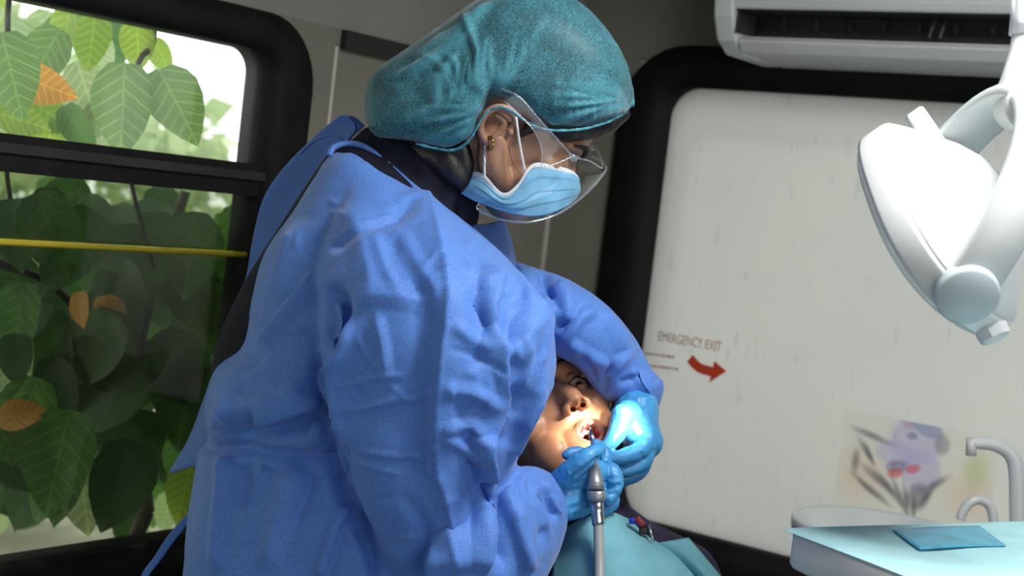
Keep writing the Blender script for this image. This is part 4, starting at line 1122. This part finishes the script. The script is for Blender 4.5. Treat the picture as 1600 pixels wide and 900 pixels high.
# temple and nape hair that shows below the net
V, F, E = voxel([ellipsoid(dl((0, .062, -.022)), (np.eye(3) * np.array((.0768, .068, .088))[:, None]) @ DA), capsule([dl((-.070, .045, .045)), dl((-.0735, .022, .026)), dl((-.0735, .004, .020))], [.012, .008, .003]),
                 ellipsoid(P(712, 235, 1.575), (np.eye(3) * .030)), capsule([P(655, 236, 1.565), P(695, 250, 1.556), P(716, 275, 1.553), P(726, 296, 1.556)], [.016, .020, .015, .006]), capsule([P(722, 235, 1.545), P(728, 262, 1.548), P(722, 290, 1.555)], [.010, .009, .003]), capsule([P(880, 200, 1.56), P(940, 196, 1.60), P(975, 178, 1.61)], [.016, .013, .008])], .0022, 4)
V = V + normals(V, F) * crumple(V, 260, .0012, 5, 9, (1, 1, .3))[:, None]
mk('loose_hair', V, F, M['hair'], den)
hr = random.Random(4)
for k in range(5):
    x0, y0 = hr.uniform(726, 800), hr.uniform(205, 232)
    V, F = tube([P(x0, y0, 1.528), P(x0 + hr.uniform(-6, 10), y0 + 28, 1.522), P(x0 + hr.uniform(0, 30), y0 + hr.uniform(45, 70), 1.53)], [.0004, .0003, .0002], 6, 12); mk('hair_strand', V, F, M['hair'], den)

# bouffant net
V, F = loft_px(CAPST, 150, 170, 2.2, 6.0)
strokes = []
sr = random.Random(2)
for k in range(13):                                            # gathers fanning from the front knot
    a_ = math.radians(150 + k * 9.5); L_ = sr.uniform(70, 190)
    x, y = 986, 152
    strokes.append(([(x, y), (x + math.cos(a_) * L_ * .5, y - math.sin(a_) * L_ * .5 * -1 * (-1)), (x + math.cos(a_) * L_, y - math.sin(a_) * L_ * (1 if k < 7 else .8))], sr.uniform(4, 8), sr.uniform(.003, .0055), 't', .4))
for k in range(14):                                            # gathers fanning from above the ear
    a_ = math.radians(60 + k * 12); L_ = sr.uniform(60, 190)
    x, y = 772, 168
    strokes.append(([(x, y), (x + math.cos(a_) * L_ * .5, y - math.sin(a_) * L_ * .55), (x + math.cos(a_) * L_, y - math.sin(a_) * L_)], sr.uniform(5, 10), sr.uniform(.0025, .005), 't', .4))
for pts in ([(590, 130), (660, 100), (740, 30), (770, 0)], [(600, 170), (680, 120), (735, 60)], [(610, 200), (690, 160), (745, 110), (760, 40)], [(640, 95), (720, 40), (790, -5)], [(620, 120), (700, 80), (760, 20)]):
    strokes.append((pts, 10, .0045, 't', .3))
for k in range(16):
    x = 790 + k * 12
    strokes.append(([(x, 196 - abs(k - 6)), (x + 3, 178), (x + sr.uniform(-4, 8), sr.uniform(120, 160))], 6, sr.uniform(.0005, .0016), 't', .3))
strokes.append(([(768, 120), (770, 150), (766, 180), (745, 205)], 14, -.006, 'g', .3))
strokes.append(([(600, 215), (680, 226), (720, 215), (748, 185)], 12, .004, 'g', .3))
Vp = sculpt(V, F, strokes)
pleat_h = np.linalg.norm(Vp - V, axis=1) * np.sign(((Vp - V) * normals(V, F)).sum(1)); V = Vp
V = V + normals(V, F) * crumple(V, 120, .0022, 7, 3)[:, None]
net = mk('hair_net', V, F, M['capm'], den, label='thin teal bouffant hair net')
at = net.data.attributes.new('gather', 'FLOAT', 'POINT'); at.data.foreach_set('value', np.clip(pleat_h / .0045, 0, 1).astype(np.float32))
hem = [(988, 160, 1.60), (970, 180, 1.572), (940, 194, 1.543), (900, 203, 1.518), (850, 202, 1.507), (818, 187, 1.503), (795, 172, 1.502), (775, 168, 1.503), (757, 180, 1.505), (742, 205, 1.508), (726, 226, 1.514), (700, 235, 1.520), (650, 225, 1.528)]
V, F = tube([P(*q) for q in hem], [.0014] * len(hem), 10, 120)
V = V + normals(V, F) * crumple(V, 500, .002, 5, 8)[:, None]
mk('elastic_hem', V, F, M['capband'], net)

V, F = ellipsoid(P(987, 160, 1.606), np.array([RT * .0035, UP * .006, FW * .006]), 12, 16); V = V + normals(V, F) * crumple(V, 900, .002, 5, 8)[:, None]; mk('gather_knot', V, F, M['capband'], net)
# mask
def pleat(G):
    nu, nv = G.shape[:2]
    v = np.linspace(0, 1, nu)[:, None]
    off = .0022 * ((v * 4.0) % 1.0) * np.sin(np.pi * np.linspace(0, 1, nv))[None, :]
    G += -FW * off[..., None]
    return G
MT = [(738, 268, 1.552), (757, 274, 1.540), (785, 302, 1.528), (808, 289, 1.526), (832, 257, 1.532), (864, 259, 1.554), (894, 268, 1.576), (905, 284, 1.620), (888, 298, 1.672)]
MB = [(720, 302, 1.552), (742, 314, 1.540), (778, 327, 1.530), (812, 336, 1.532), (842, 338, 1.545), (868, 331, 1.556), (892, 318, 1.578), (902, 306, 1.622), (880, 320, 1.670)]
MM = [((a[0] + b[0]) / 2 + 3, (a[1] + b[1]) / 2 + 3, (a[2] + b[2]) / 2 - .006) for a, b in zip(MT, MB)]
mask = patch('face_mask', [MT, MM, MB], 50, 70, M['mask'], .0008, den, fn=pleat, label='pale blue pleated surgical mask')
patch('white_top_edge', [[(x, y - 1, d - .0022) for x, y, d in MT], [(x - 1, y + 7, d - .0032) for x, y, d in MT]], 4, 70, M['maskw'], .0006, mask)
for q in ([(758, 222, 1.527), (757, 250, 1.532), (757, 276, 1.539)], [(806, 182, 1.512), (812, 225, 1.517), (820, 268, 1.527)]):
    V, F = tube([P(*p) for p in q], .0015, 8, 14); mk('ear_loop', V, F, M['loop'], mask)
# goggles
gog = mk('goggles', *tube([P(893, 243, 1.525), P(897, 248, 1.53), P(902, 246, 1.54)], [.003, .0035, .002], 10, 8), M['goggle_rim'], den, label='clear wrap-around plastic safety goggles')
GT = [(748, 318, 1.530), (795, 302, 1.512), (845, 268, 1.506), (893, 245, 1.520), (922, 252, 1.552), (941, 262, 1.598), (934, 236, 1.668), (915, 222, 1.70)]
GB = [(752, 331, 1.530), (782, 343, 1.514), (825, 347, 1.512), (872, 334, 1.528), (915, 303, 1.556), (944, 270, 1.602), (944, 256, 1.668), (925, 245, 1.70)]
GM = [((a[0] + b[0]) / 2 + dx, (a[1] + b[1]) / 2 + 2, (a[2] + b[2]) / 2 - .006) for a, b, dx in zip(GT, GB, (-5, 0, 2, 4, 5, 2, 2, 0))]
patch('shield', [GT, GM, GB], 30, 70, M['goggle'], 0, gog)
patch('side_arm', [[(783, 138, 1.494), (812, 152, 1.496), (840, 184, 1.500), (870, 217, 1.507), (893, 243, 1.520)], [(776, 152, 1.494), (798, 170, 1.496), (828, 198, 1.499), (846, 228, 1.503), (848, 264, 1.506)]], 10, 40, M['goggle'], 0, gog)
for pts, r_ in ((GB, .0013), (GT[3:], .0011), ([(783, 138, 1.493), (812, 152, 1.495), (840, 184, 1.499), (870, 217, 1.506), (893, 243, 1.518)], .0012), ([(790, 160, 1.494), (812, 180, 1.496), (834, 204, 1.498), (846, 232, 1.502), (846, 266, 1.505)], .0008), ([(893, 245, 1.52), (868, 256, 1.512), (845, 262, 1.506)], .0008), ([(748, 318, 1.530), (745, 325, 1.530), (752, 331, 1.530)], .001)):
    V, F = tube([P(*q) for q in pts], r_, 8, 50); mk('rim', V, F, M['goggle_rim'], gog)
# earring
er = P(765, 224, 1.524)
V, F = tube([er + (RT * math.cos(t) * .5 + UP * math.sin(t) - FW * math.cos(t) * .6) * .0065 for t in np.linspace(0, 2 * np.pi, 20)], .0018, 8); mk('earring', V, F, M['gold'], den, label='small gold hoop earring')

# navy shirt under the gown
V, F, E = voxel([loft_px([(552, 222, 742, 352, 1.625, .085), (520, 235, 742, 380, 1.63, .11), (452, 335, 745, 470, 1.66, .13), (380, 452, 740, 560, 1.67, .15), (338, 560, 720, 640, 1.67, .15), (335, 690, 720, 740, 1.66, .14), (330, 900, 700, 920, 1.66, .13)], 40),
                 loft_px([(548, 225, 738, 360, 1.625, .075), (575, 198, 748, 345, 1.615, .072), (620, 205, 748, 318, 1.610, .062), (660, 228, 738, 290, 1.606, .055)], 24)], .005, 4)
mk('navy_shirt', V, F, M['navy'], den, label='dark navy shirt with raised collar')

# gown
torso = loft_px([(545, 232, 690, 322, 1.585, .05), (512, 252, 745, 372, 1.605, .10), (462, 330, 796, 412, 1.615, .145), (418, 395, 815, 470, 1.62, .165), (398, 470, 815, 540, 1.62, .172), (384, 535, 812, 600, 1.62, .172), (342, 575, 806, 640, 1.62, .17), (326, 630, 800, 680, 1.62, .165), (330, 684, 785, 725, 1.62, .152),
                 (314, 704, 785, 748, 1.62, .158), (303, 790, 790, 830, 1.62, .168), (290, 900, 790, 930, 1.62, .175), (255, 1150, 780, 1180, 1.62, .18), (215, 1450, 740, 1460, 1.62, .185), (190, 1660, 720, 1670, 1.62, .19)], 110, 48)
sleeve = loft_px([(552, 240, 716, 338, 1.560, .030), (535, 290, 770, 382, 1.545, .075), (515, 350, 806, 416, 1.520, .100), (498, 420, 846, 462, 1.490, .112), (496, 475, 860, 492, 1.476, .114), (498, 540, 866, 545, 1.472, .112), (504, 610, 864, 592, 1.478, .110), (520, 690, 842, 655, 1.488, .106), (542, 775, 800, 742, 1.502, .100), (572, 845, 782, 820, 1.516, .092), (610, 905, 775, 895, 1.528, .082), (650, 950, 750, 945, 1.53, .05)], 90, 44)
fore = loft_px([(690, 790, 660, 970, 1.485, .09), (770, 745, 750, 970, 1.495, .082), (822, 728, 828, 935, 1.525, .072), (858, 738, 864, 882, 1.555, .056), (878, 757, 883, 835, 1.575, .042), (884, 772, 887, 822, 1.58, .034)], 50, 40)
farS = loft_px([(740, 370, 760, 520, 1.76, .08), (800, 403, 800, 530, 1.745, .08), (838, 418, 845, 545, 1.73, .076), (885, 437, 866, 552, 1.712, .074), (942, 474, 902, 572, 1.712, .066), (984, 518, 924, 602, 1.732, .054), (1006, 556, 938, 628, 1.745, .044), (1018, 578, 958, 628, 1.748, .040), (1034, 594, 1000, 630, 1.748, .036)], 60, 40)
V, F, E = voxel([torso, sleeve, fore, farS], .0030, 5)
S1, S2 = [], []
def big(pts, w, amp, kind='g', tp=.2): S1.append((pts, w, amp, kind, tp))
def fine(pts, w, amp, kind='t', tp=.2): S2.append((pts, w, amp, kind, tp))
# large volumes: armpit pocket, overhang above the waist, waist cinch, elbow crook, sleeve hollows
big([(505, 440), (520, 480), (518, 520), (506, 556)], 17, -.024)
big([(500, 540), (505, 590), (512, 640), (524, 690), (532, 740), (552, 800), (600, 890)], 12, -.018, tp=.12)
big([(545, 480), (540, 540), (528, 590), (538, 660), (550, 730)], 22, .010)
big([(515, 645), (470, 664), (410, 676), (350, 684)], 15, -.014)
big([(500, 605), (440, 622), (380, 640), (338, 650)], 20, .012)
big([(314, 697), (380, 702), (440, 711), (525, 716)], 7, -.013, tp=.05)
big([(757, 745), (768, 775), (778, 830), (786, 900)], 11, -.015)
big([(725, 452), (748, 490), (772, 526)], 26, -.010, 't')
big([(800, 445), (800, 500), (795, 550)], 28, -.009, 't')
big([(812, 600), (796, 650), (775, 700)], 30, -.010, 't')
big([(846, 560), (835, 620), (815, 680)], 14, .006)
big([(640, 420), (668, 470), (672, 540), (660, 640), (664, 740), (680, 840)], 26, -.008, tp=.25)
big([(735, 560), (742, 620), (725, 660)], 28, .008, 't')
big([(700, 642), (735, 640), (765, 630)], 18, -.005, 't')
big([(600, 640), (600, 740), (640, 840)], 40, .010, tp=.3)
big([(842, 763), (860, 790), (872, 812)], 8, -.010)
big([(815, 770), (820, 830), (835, 890)], 16, .009)
big([(868, 512), (880, 508), (892, 514)], 8, -.010)
big([(962, 566), (948, 590), (941, 620)], 8, -.010)
big([(848, 418), (851, 445), (860, 475)], 8, -.014)
big([(820, 415), (832, 450), (848, 490)], 12, .006)
# crisp fold lines
fine([(662, 290), (669, 333), (681, 386), (698, 447), (703, 493), (695, 576), (688, 652), (689, 720), (695, 765), (703, 838), (712, 900)], 46, .013, 't', .04)
fine([(662, 290), (669, 333), (681, 386), (698, 447), (703, 493), (695, 576), (688, 652), (689, 720), (695, 765), (703, 838), (712, 900)], 4, .0035, 't', .04)
fine([(506, 386), (545, 368), (579, 352), (632, 333), (641, 307)], 18, -.0065, 't', .12)
fine([(502, 380), (540, 362), (575, 346), (628, 326)], 7, .003, 't', .2)
fine([(496, 416), (460, 465), (425, 510), (394, 545)], 22, .0065, 'hn', .2)
fine([(470, 330), (440, 420), (420, 480)], 26, .005, 't', .3)
fine([(534, 300), (560, 360), (575, 420), (580, 470)], 34, .006, 't', .3)
fine([(620, 345), (640, 400), (672, 450), (700, 468)], 16, .0050, 't', .2)
fine([(585, 355), (600, 410), (630, 470)], 14, .0035, 't', .25)
fine([(530, 470), (600, 462), (650, 470), (700, 470)], 22, .005, 't', .25)
fine([(526, 467), (536, 505), (521, 557), (508, 591), (516, 640), (528, 690)], 16, .009, 'hn', .1)
fine([(396, 657), (440, 645), (508, 624)], 26, .011, 'hn', .12)
fine([(484, 700), (498, 665), (512, 630)], 14, .007, 't', .2)
fine([(356, 612), (345, 645), (333, 676)], 18, .007, 't', .2)
fine([(345, 600), (400, 612), (450, 612)], 9, -.004, 't', .3)
fine([(384, 714), (388, 750), (380, 802)], 24, -.006, 't', .15)
fine([(418, 724), (400, 760), (385, 800)], 10, .006, 't', .2)
fine([(350, 705), (345, 790), (336, 900)], 18, .008, 't', .15)
fine([(496, 728), (486, 756), (462, 830)], 22, -.006, 't', .2)
fine([(470, 720), (440, 800), (415, 900)], 26, .009, 't', .2)
fine([(540, 790), (520, 840), (500, 905)], 16, .010, 'hp', .1)
fine([(560, 815), (580, 860), (590, 905)], 16, -.008, 't', .2)
# front of sleeve
fine([(791, 412), (771, 470), (774, 525), (787, 560), (788, 590), (782, 640), (757, 688), (753, 720)], 34, .010, 'hp', .06)
fine([(862, 472), (832, 508), (791, 561)], 30, .010, 't', .08)
fine([(868, 590), (829, 652), (803, 716)], 14, .009, 't', .08)
fine([(863, 478), (850, 530), (842, 580)], 12, .006, 't', .2)
fine([(704, 543), (742, 557), (787, 581)], 5, -.0028, 't', .1)
fine([(694, 600), (735, 612), (780, 640)], 16, .006, 't', .2)
fine([(689, 668), (730, 659), (752, 678)], 14, .007, 't', .2)
fine([(690, 670), (724, 698), (753, 727)], 9, .005, 't', .2)
fine([(753, 673), (754, 701), (765, 722), (767, 769), (762, 800), (756, 900)], 26, .013, 'hp', .05)
fine([(730, 690), (738, 760), (730, 850)], 14, -.005, 't', .3)
fine([(720, 410), (745, 440), (775, 450)], 16, .006, 't', .3)
fine([(705, 500), (735, 530), (770, 548)], 14, .005, 't', .3)
fine([(800, 640), (790, 660), (770, 690)], 10, .005, 't', .3)
fine([(815, 520), (822, 570), (812, 620)], 12, .005, 't', .3)
# body of the sleeve: shallow crossing creases
for p_, w_, a_ in (([(516, 640), (570, 636), (650, 615), (690, 600)], 12, .0045), ([(520, 610), (580, 592), (640, 585)], 8, .0035), ([(585, 480), (598, 540), (605, 600)], 14, .005), ([(555, 520), (575, 560), (598, 590)], 8, .003), ([(600, 600), (625, 612), (660, 640)], 7, .003),
                   ([(545, 702), (600, 710), (660, 712), (688, 706)], 6, .0035), ([(550, 722), (600, 735), (640, 742)], 5, .003), ([(535, 690), (545, 720), (535, 755)], 10, -.005), ([(688, 712), (650, 770), (640, 850), (620, 890)], 30, .006), ([(620, 760), (660, 810), (690, 880)], 18, -.005)):
    fine(p_, w_, a_, 't', .25)
# forearm
fine([(786, 758), (798, 790), (812, 831), (831, 896)], 16, .009, 't', .1)
fine([(811, 738), (815, 780), (814, 822)], 12, .005, 't', .2)
fine([(850, 745), (858, 775), (877, 812)], 9, .007, 't', .15)
fine([(835, 745), (842, 790), (862, 850)], 10, .005, 't', .25)
fine([(850, 820), (842, 850), (850, 890)], 10, -.006, 't', .25)
# far sleeve
for p_, w_, a_ in (([(870, 530), (891, 519), (909, 495), (936, 486)], 12, .007), ([(882, 528), (915, 552), (951, 571)], 12, .007), ([(992, 538), (962, 570), (940, 575)], 12, .007), ([(870, 436), (885, 470), (886, 505)], 14, .006), ([(940, 480), (965, 520), (975, 550)], 16, .006), ([(905, 545), (922, 575), (935, 605)], 10, -.006),
                   ([(985, 575), (1000, 595), (1008, 615)], 8, .005), ([(965, 600), (990, 590), (1012, 585)], 8, -.005), ([(804, 408), (820, 440), (830, 480)], 12, .006)):
    fine(p_, w_, a_, 't', .2)
cr_ = random.Random(17)
for k in range(70):                                             # small random creases
    x, y = cr_.uniform(340, 860), cr_.uniform(300, 890); a = cr_.uniform(0, math.pi); l_ = cr_.uniform(18, 55)
    fine([(x, y), (x + math.cos(a) * l_ * .5 + cr_.uniform(-5, 5), y + math.sin(a) * l_ * .5 + cr_.uniform(-5, 5)), (x + math.cos(a) * l_, y + math.sin(a) * l_)], cr_.uniform(4, 9), cr_.choice((-1, 1)) * cr_.uniform(.0010, .0026), 't', .35)
V = sculpt(V, F, S1)
V = lap(V, E, 4, .5)
V = sculpt(V, F, [(p_, w_, a_ * 1.2, k_, t_) for p_, w_, a_, k_, t_ in S2])
V = V + normals(V, F) * (crumple(V, 14, .008, 5, 20) + crumple(V, 40, .0022, 7, 21) + crumple(V, 105, .0012, 7, 22))[:, None]
V = lap(V, E, 1, .3)
gown = mk('gown', V, F, M['gown'], den, label='blue spun-bonded surgical gown open at the back')
# far back panel of the gown, standing off the shirt
patch('back_panel', [[(532, 180, 1.70), (552, 182, 1.69), (570, 196, 1.68)], [(500, 206, 1.73), (525, 215, 1.715), (540, 226, 1.70)], [(447, 258, 1.76), (480, 270, 1.745), (503, 275, 1.73)], [(413, 308, 1.78), (440, 325, 1.765), (458, 342, 1.75)],
                     [(396, 370, 1.79), (412, 385, 1.775), (424, 396, 1.765)], [(385, 432, 1.79), (390, 440, 1.785), (396, 448, 1.78)], [(362, 500, 1.80), (366, 506, 1.795), (370, 512, 1.79)]], 60, 16, M['gown_in'], .0012, gown)
V, F = tube([P(*q) for q in ((545, 184, 1.688), (556, 200, 1.68), (540, 224, 1.694), (503, 273, 1.726), (456, 341, 1.746), (422, 396, 1.76), (394, 448, 1.778), (368, 512, 1.79))], .0022, 8, 60); mk('panel_binding', V, F, M['gown_in'], gown)
V, F = tube([P(*q) for q in ((460, 338, 1.60), (425, 388, 1.60), (404, 440, 1.60), (375, 498, 1.62), (352, 512, 1.66))], [.0022, .0022, .0022, .0018, .001], 8, 40); mk('edge_binding', V, F, M['gown_in'], gown)
# neck binding and tie
nb = [(514, 243, 1.555), (522, 230, 1.56), (545, 224, 1.565), (572, 231, 1.56), (605, 256, 1.548), (636, 284, 1.538), (652, 297, 1.533)]
V, F = tube([P(*q) for q in nb], [.0035] * len(nb), 8, 50); mk('neck_binding', V, F, M['gown_in'], gown)
V, F = tube([P(*q) for q in ((538, 226, 1.63), (530, 215, 1.64), (510, 212, 1.66), (488, 222, 1.68), (470, 240, 1.70))], .0016, 8, 30); mk('neck_tie', V, F, M['gown_in'], gown)
# front of the gown rising to the collar, far side and near lapel
patch('front_collar', [[(738, 352, 1.59), (760, 350, 1.615), (785, 345, 1.64), (792, 352, 1.70)], [(742, 368, 1.575), (768, 370, 1.60), (794, 372, 1.64), (800, 378, 1.70)], [(750, 400, 1.55), (776, 404, 1.58), (801, 408, 1.63), (806, 412, 1.70)], [(760, 440, 1.53), (785, 444, 1.57), (806, 448, 1.63), (808, 450, 1.70)]], 24, 24, M['gown'], .001, gown)
patch('collar_fold', [[(636, 290, 1.535), (650, 292, 1.53), (668, 302, 1.53), (690, 322, 1.535), (740, 358, 1.565)], [(648, 304, 1.522), (660, 306, 1.52), (678, 320, 1.518), (700, 340, 1.52), (742, 366, 1.56)], [(650, 320, 1.50), (664, 330, 1.492), (690, 345, 1.488), (716, 356, 1.50), (748, 376, 1.55)]], 16, 40, M['gown'], .0012, gown)
# flap and waist tie
patch('back_flap', [[(330, 590, 1.66), (334, 620, 1.64), (336, 660, 1.63)], [(318, 625, 1.68), (318, 660, 1.66), (325, 700, 1.64)], [(295, 685, 1.70), (300, 705, 1.68), (312, 724, 1.66)], [(264, 739, 1.71), (272, 738, 1.70), (296, 730, 1.68)]], 20, 14, M['gown_in'], .001, gown)
patch('waist_tie', [[(306, 796, 1.62), (306, 806, 1.62)], [(290, 806, 1.63), (294, 818, 1.63)], [(262, 838, 1.65), (272, 846, 1.645)], [(240, 872, 1.66), (252, 874, 1.655)], [(220, 902, 1.66), (230, 905, 1.655)], [(205, 960, 1.66), (215, 962, 1.655)]], 30, 6, M['gown_in'], .001, gown)
patch('skirt_edge', [[(309, 705, 1.66), (322, 703, 1.62)], [(299, 790, 1.67), (314, 790, 1.62)], [(291, 860, 1.67), (306, 860, 1.62)], [(284, 930, 1.67), (300, 930, 1.62)]], 24, 6, M['gown_in'], .001, gown)
# trousers and shoes below the gown
g0 = ORG[den.name]
for s in (-1, 1):
    b_ = g0 + _fh * s * .10
    V, F = tube([b_ + WZ * .75, b_ + WZ * .45, b_ + WZ * .07], [.085, .065, .055], 18, 14); mk('trouser_leg', V, F, M['trouser'], den)
    V, F, E = voxel([ellipsoid(b_ + _r0 * .06 + WZ * .045, np.array([_r0 * .14, _fh * .048, WZ * .045])), box(b_ + _r0 * .06 + WZ * .015, (_r0, _fh, WZ), (.12, .042, .014))], .005, 3); mk('shoe', V, F, M['white'], den)

patch('cuff', [[(996, 572, 1.712), (1018, 582, 1.722), (1035, 595, 1.742)], [(1002, 594, 1.704), (1019, 602, 1.712), (1037, 608, 1.736)], [(1010, 606, 1.704), (1020, 620, 1.716), (1031, 630, 1.736)], [(1014, 608, 1.708), (1018, 628, 1.720), (1022, 645, 1.74)]], 16, 16, M['gown'], .001, gown)
# gloves
gr = [chain_px([(842, 800, 1.560, 30), (872, 785, 1.575, 33), (902, 775, 1.585, 34), (918, 765, 1.590, 30)]), chain_px([(880, 752, 1.570, 22), (905, 742, 1.575, 25), (928, 738, 1.585, 22)]),
      chain_px([(872, 752, 1.562, 17), (892, 735, 1.548, 18), (912, 718, 1.542, 16), (928, 707, 1.545, 13), (938, 700, 1.552, 9.5)]),
      chain_px([(928, 742, 1.605, 15), (946, 716, 1.612, 12.5), (940, 700, 1.617, 10.5), (931, 694, 1.617, 8.5)]),
      chain_px([(930, 745, 1.600, 15), (953, 735, 1.595, 14.5), (962, 757, 1.585, 13), (952, 778, 1.580, 11)]),
      chain_px([(925, 765, 1.602, 14), (948, 765, 1.605, 13.5), (957, 785, 1.596, 11.5), (944, 797, 1.592, 9.5)]),
      chain_px([(926, 725, 1.625, 11), (908, 708, 1.632, 10), (894, 707, 1.630, 9), (886, 711, 1.628, 8.5)])]
V, F, E = voxel(gr, .0013, 3)
V = sculpt(V, F, [([(870, 750), (895, 755), (920, 752)], 5, -.002, 'g', .3), ([(862, 752), (868, 780), (866, 815)], 4, .0016, 'g', .2), ([(876, 748), (880, 780), (876, 815)], 4, -.0014, 'g', .2), ([(905, 735), (912, 730), (918, 722)], 3, -.001, 'g'), ([(938, 763), (955, 760), (972, 757)], 3.5, -.004, 'g', .1), ([(885, 752), (905, 740), (925, 726), (940, 712)], 4, -.0045, 'g', .15), ([(940, 745), (955, 748), (970, 745)], 3, -.0012, 'g'), ([(945, 770), (956, 772), (966, 768)], 3, -.0012, 'g'),
                  ([(885, 800), (905, 790), (920, 775)], 5, -.0016, 'g'), ([(885, 735), (893, 745), (905, 752)], 4, .0012, 'g')])
V = V + normals(V, F) * crumple(V, 290, .0014, 7, 31)[:, None]
mk('glove', V, F, M['glove'], den, label='right hand in a blue nitrile glove pinching the handpiece')
gl_ = [chain_px([(1006, 600, 1.748, 22), (1000, 624, 1.736, 29), (994, 645, 1.716, 36), (998, 668, 1.698, 32), (1010, 690, 1.680, 27)]), chain_px([(982, 648, 1.688, 24), (983, 668, 1.676, 23), (1000, 690, 1.674, 22)]),
       chain_px([(972, 650, 1.664, 19), (966, 672, 1.655, 16), (956, 689, 1.647, 13), (945, 701, 1.642, 9.5)]),
       chain_px([(1008, 680, 1.676, 19), (1000, 703, 1.655, 15), (974, 713, 1.640, 12.5), (955, 716, 1.637, 10.5), (945, 715, 1.636, 8.5)]),
       chain_px([(1012, 694, 1.670, 16), (1003, 722, 1.660, 14), (978, 734, 1.652, 12), (960, 735, 1.648, 10)]),
       chain_px([(1012, 702, 1.685, 14), (1000, 735, 1.675, 13), (978, 748, 1.668, 11), (960, 749, 1.664, 9)]),
       chain_px([(1006, 706, 1.700, 12), (992, 738, 1.695, 11), (975, 752, 1.690, 9)])]
V, F, E = voxel(gl_, .0013, 3)
V = sculpt(V, F, [([(1000, 705), (1004, 712), (1006, 722)], 3, -.0014, 'g'), ([(976, 704), (980, 712), (980, 722)], 3, -.001, 'g'), ([(985, 690), (978, 700), (960, 705)], 4, -.002, 'g'), ([(975, 612), (1000, 622), (1025, 618)], 4, .0016, 'g'), ([(978, 625), (1000, 634), (1028, 628)], 4, -.0014, 'g'), ([(1015, 670), (1022, 690), (1020, 705)], 4, .0016, 'g')])
V = V + normals(V, F) * crumple(V, 290, .0015, 7, 33)[:, None]
mk('glove', V, F, M['glove'], den, label='left hand in a blue nitrile glove lit by the lamp')

# ------------------------------------------------------------------ handpiece with hose
hp = thing('dental_handpiece', 'grey and steel dental handpiece on a hose held in the gloved hand', 'handpiece', P(936, 900, 1.545))
def hseg(name, pts, rs, mat, n=20, parent=None):
    V, F = tube([P(*q) for q in pts], [r_ * q[2] / FPX for r_, q in zip(rs, pts)], n); return mk(name, V, F, mat, parent or hp)
hseg('tip_head', [(923, 672, 1.640), (924, 681, 1.636), (926, 690, 1.630)], [2.2, 4.5, 4.2], M['steel'])
hseg('bur', [(921, 664, 1.643), (923, 674, 1.640)], [1.2, 1.6], M['steel'], 8)
hseg('neck', [(926, 690, 1.630), (929, 705, 1.612), (930, 722, 1.590)], [4.2, 5, 6], M['steel'])
hseg('grip', [(929, 718, 1.590), (929, 728, 1.575), (929, 742, 1.562), (930, 755, 1.556), (931, 766, 1.553)], [5.5, 8, 11.5, 13.5, 14], M['greymetal'])
hseg('collar_ring', [(931, 766, 1.553), (931, 768, 1.553), (932, 776, 1.5525), (932, 780, 1.5525), (932, 783, 1.5525)], [14, 15, 15, 14.6, 12.5], M['greymetal'])
hseg('swivel_joint', [(932, 781, 1.5525), (933, 800, 1.552), (934.5, 815, 1.5515), (935, 820, 1.551)], [11.5, 10.5, 9.6, 10], M['steel'])
hp_r = [(935, 818, 1.551), (936, 850, 1.542), (937, 900, 1.525), (938, 1000, 1.47), (950, 1150, 1.40), (1000, 1300, 1.38), (1120, 1300, 1.42), (1260, 1180, 1.42), (1300, 1020, 1.43)]
V, F = tube([P(*q) for q in hp_r], [8.3 * q[2] / FPX for q in hp_r], 16, 70); mk('hose', V, F, M['hose'], hp)
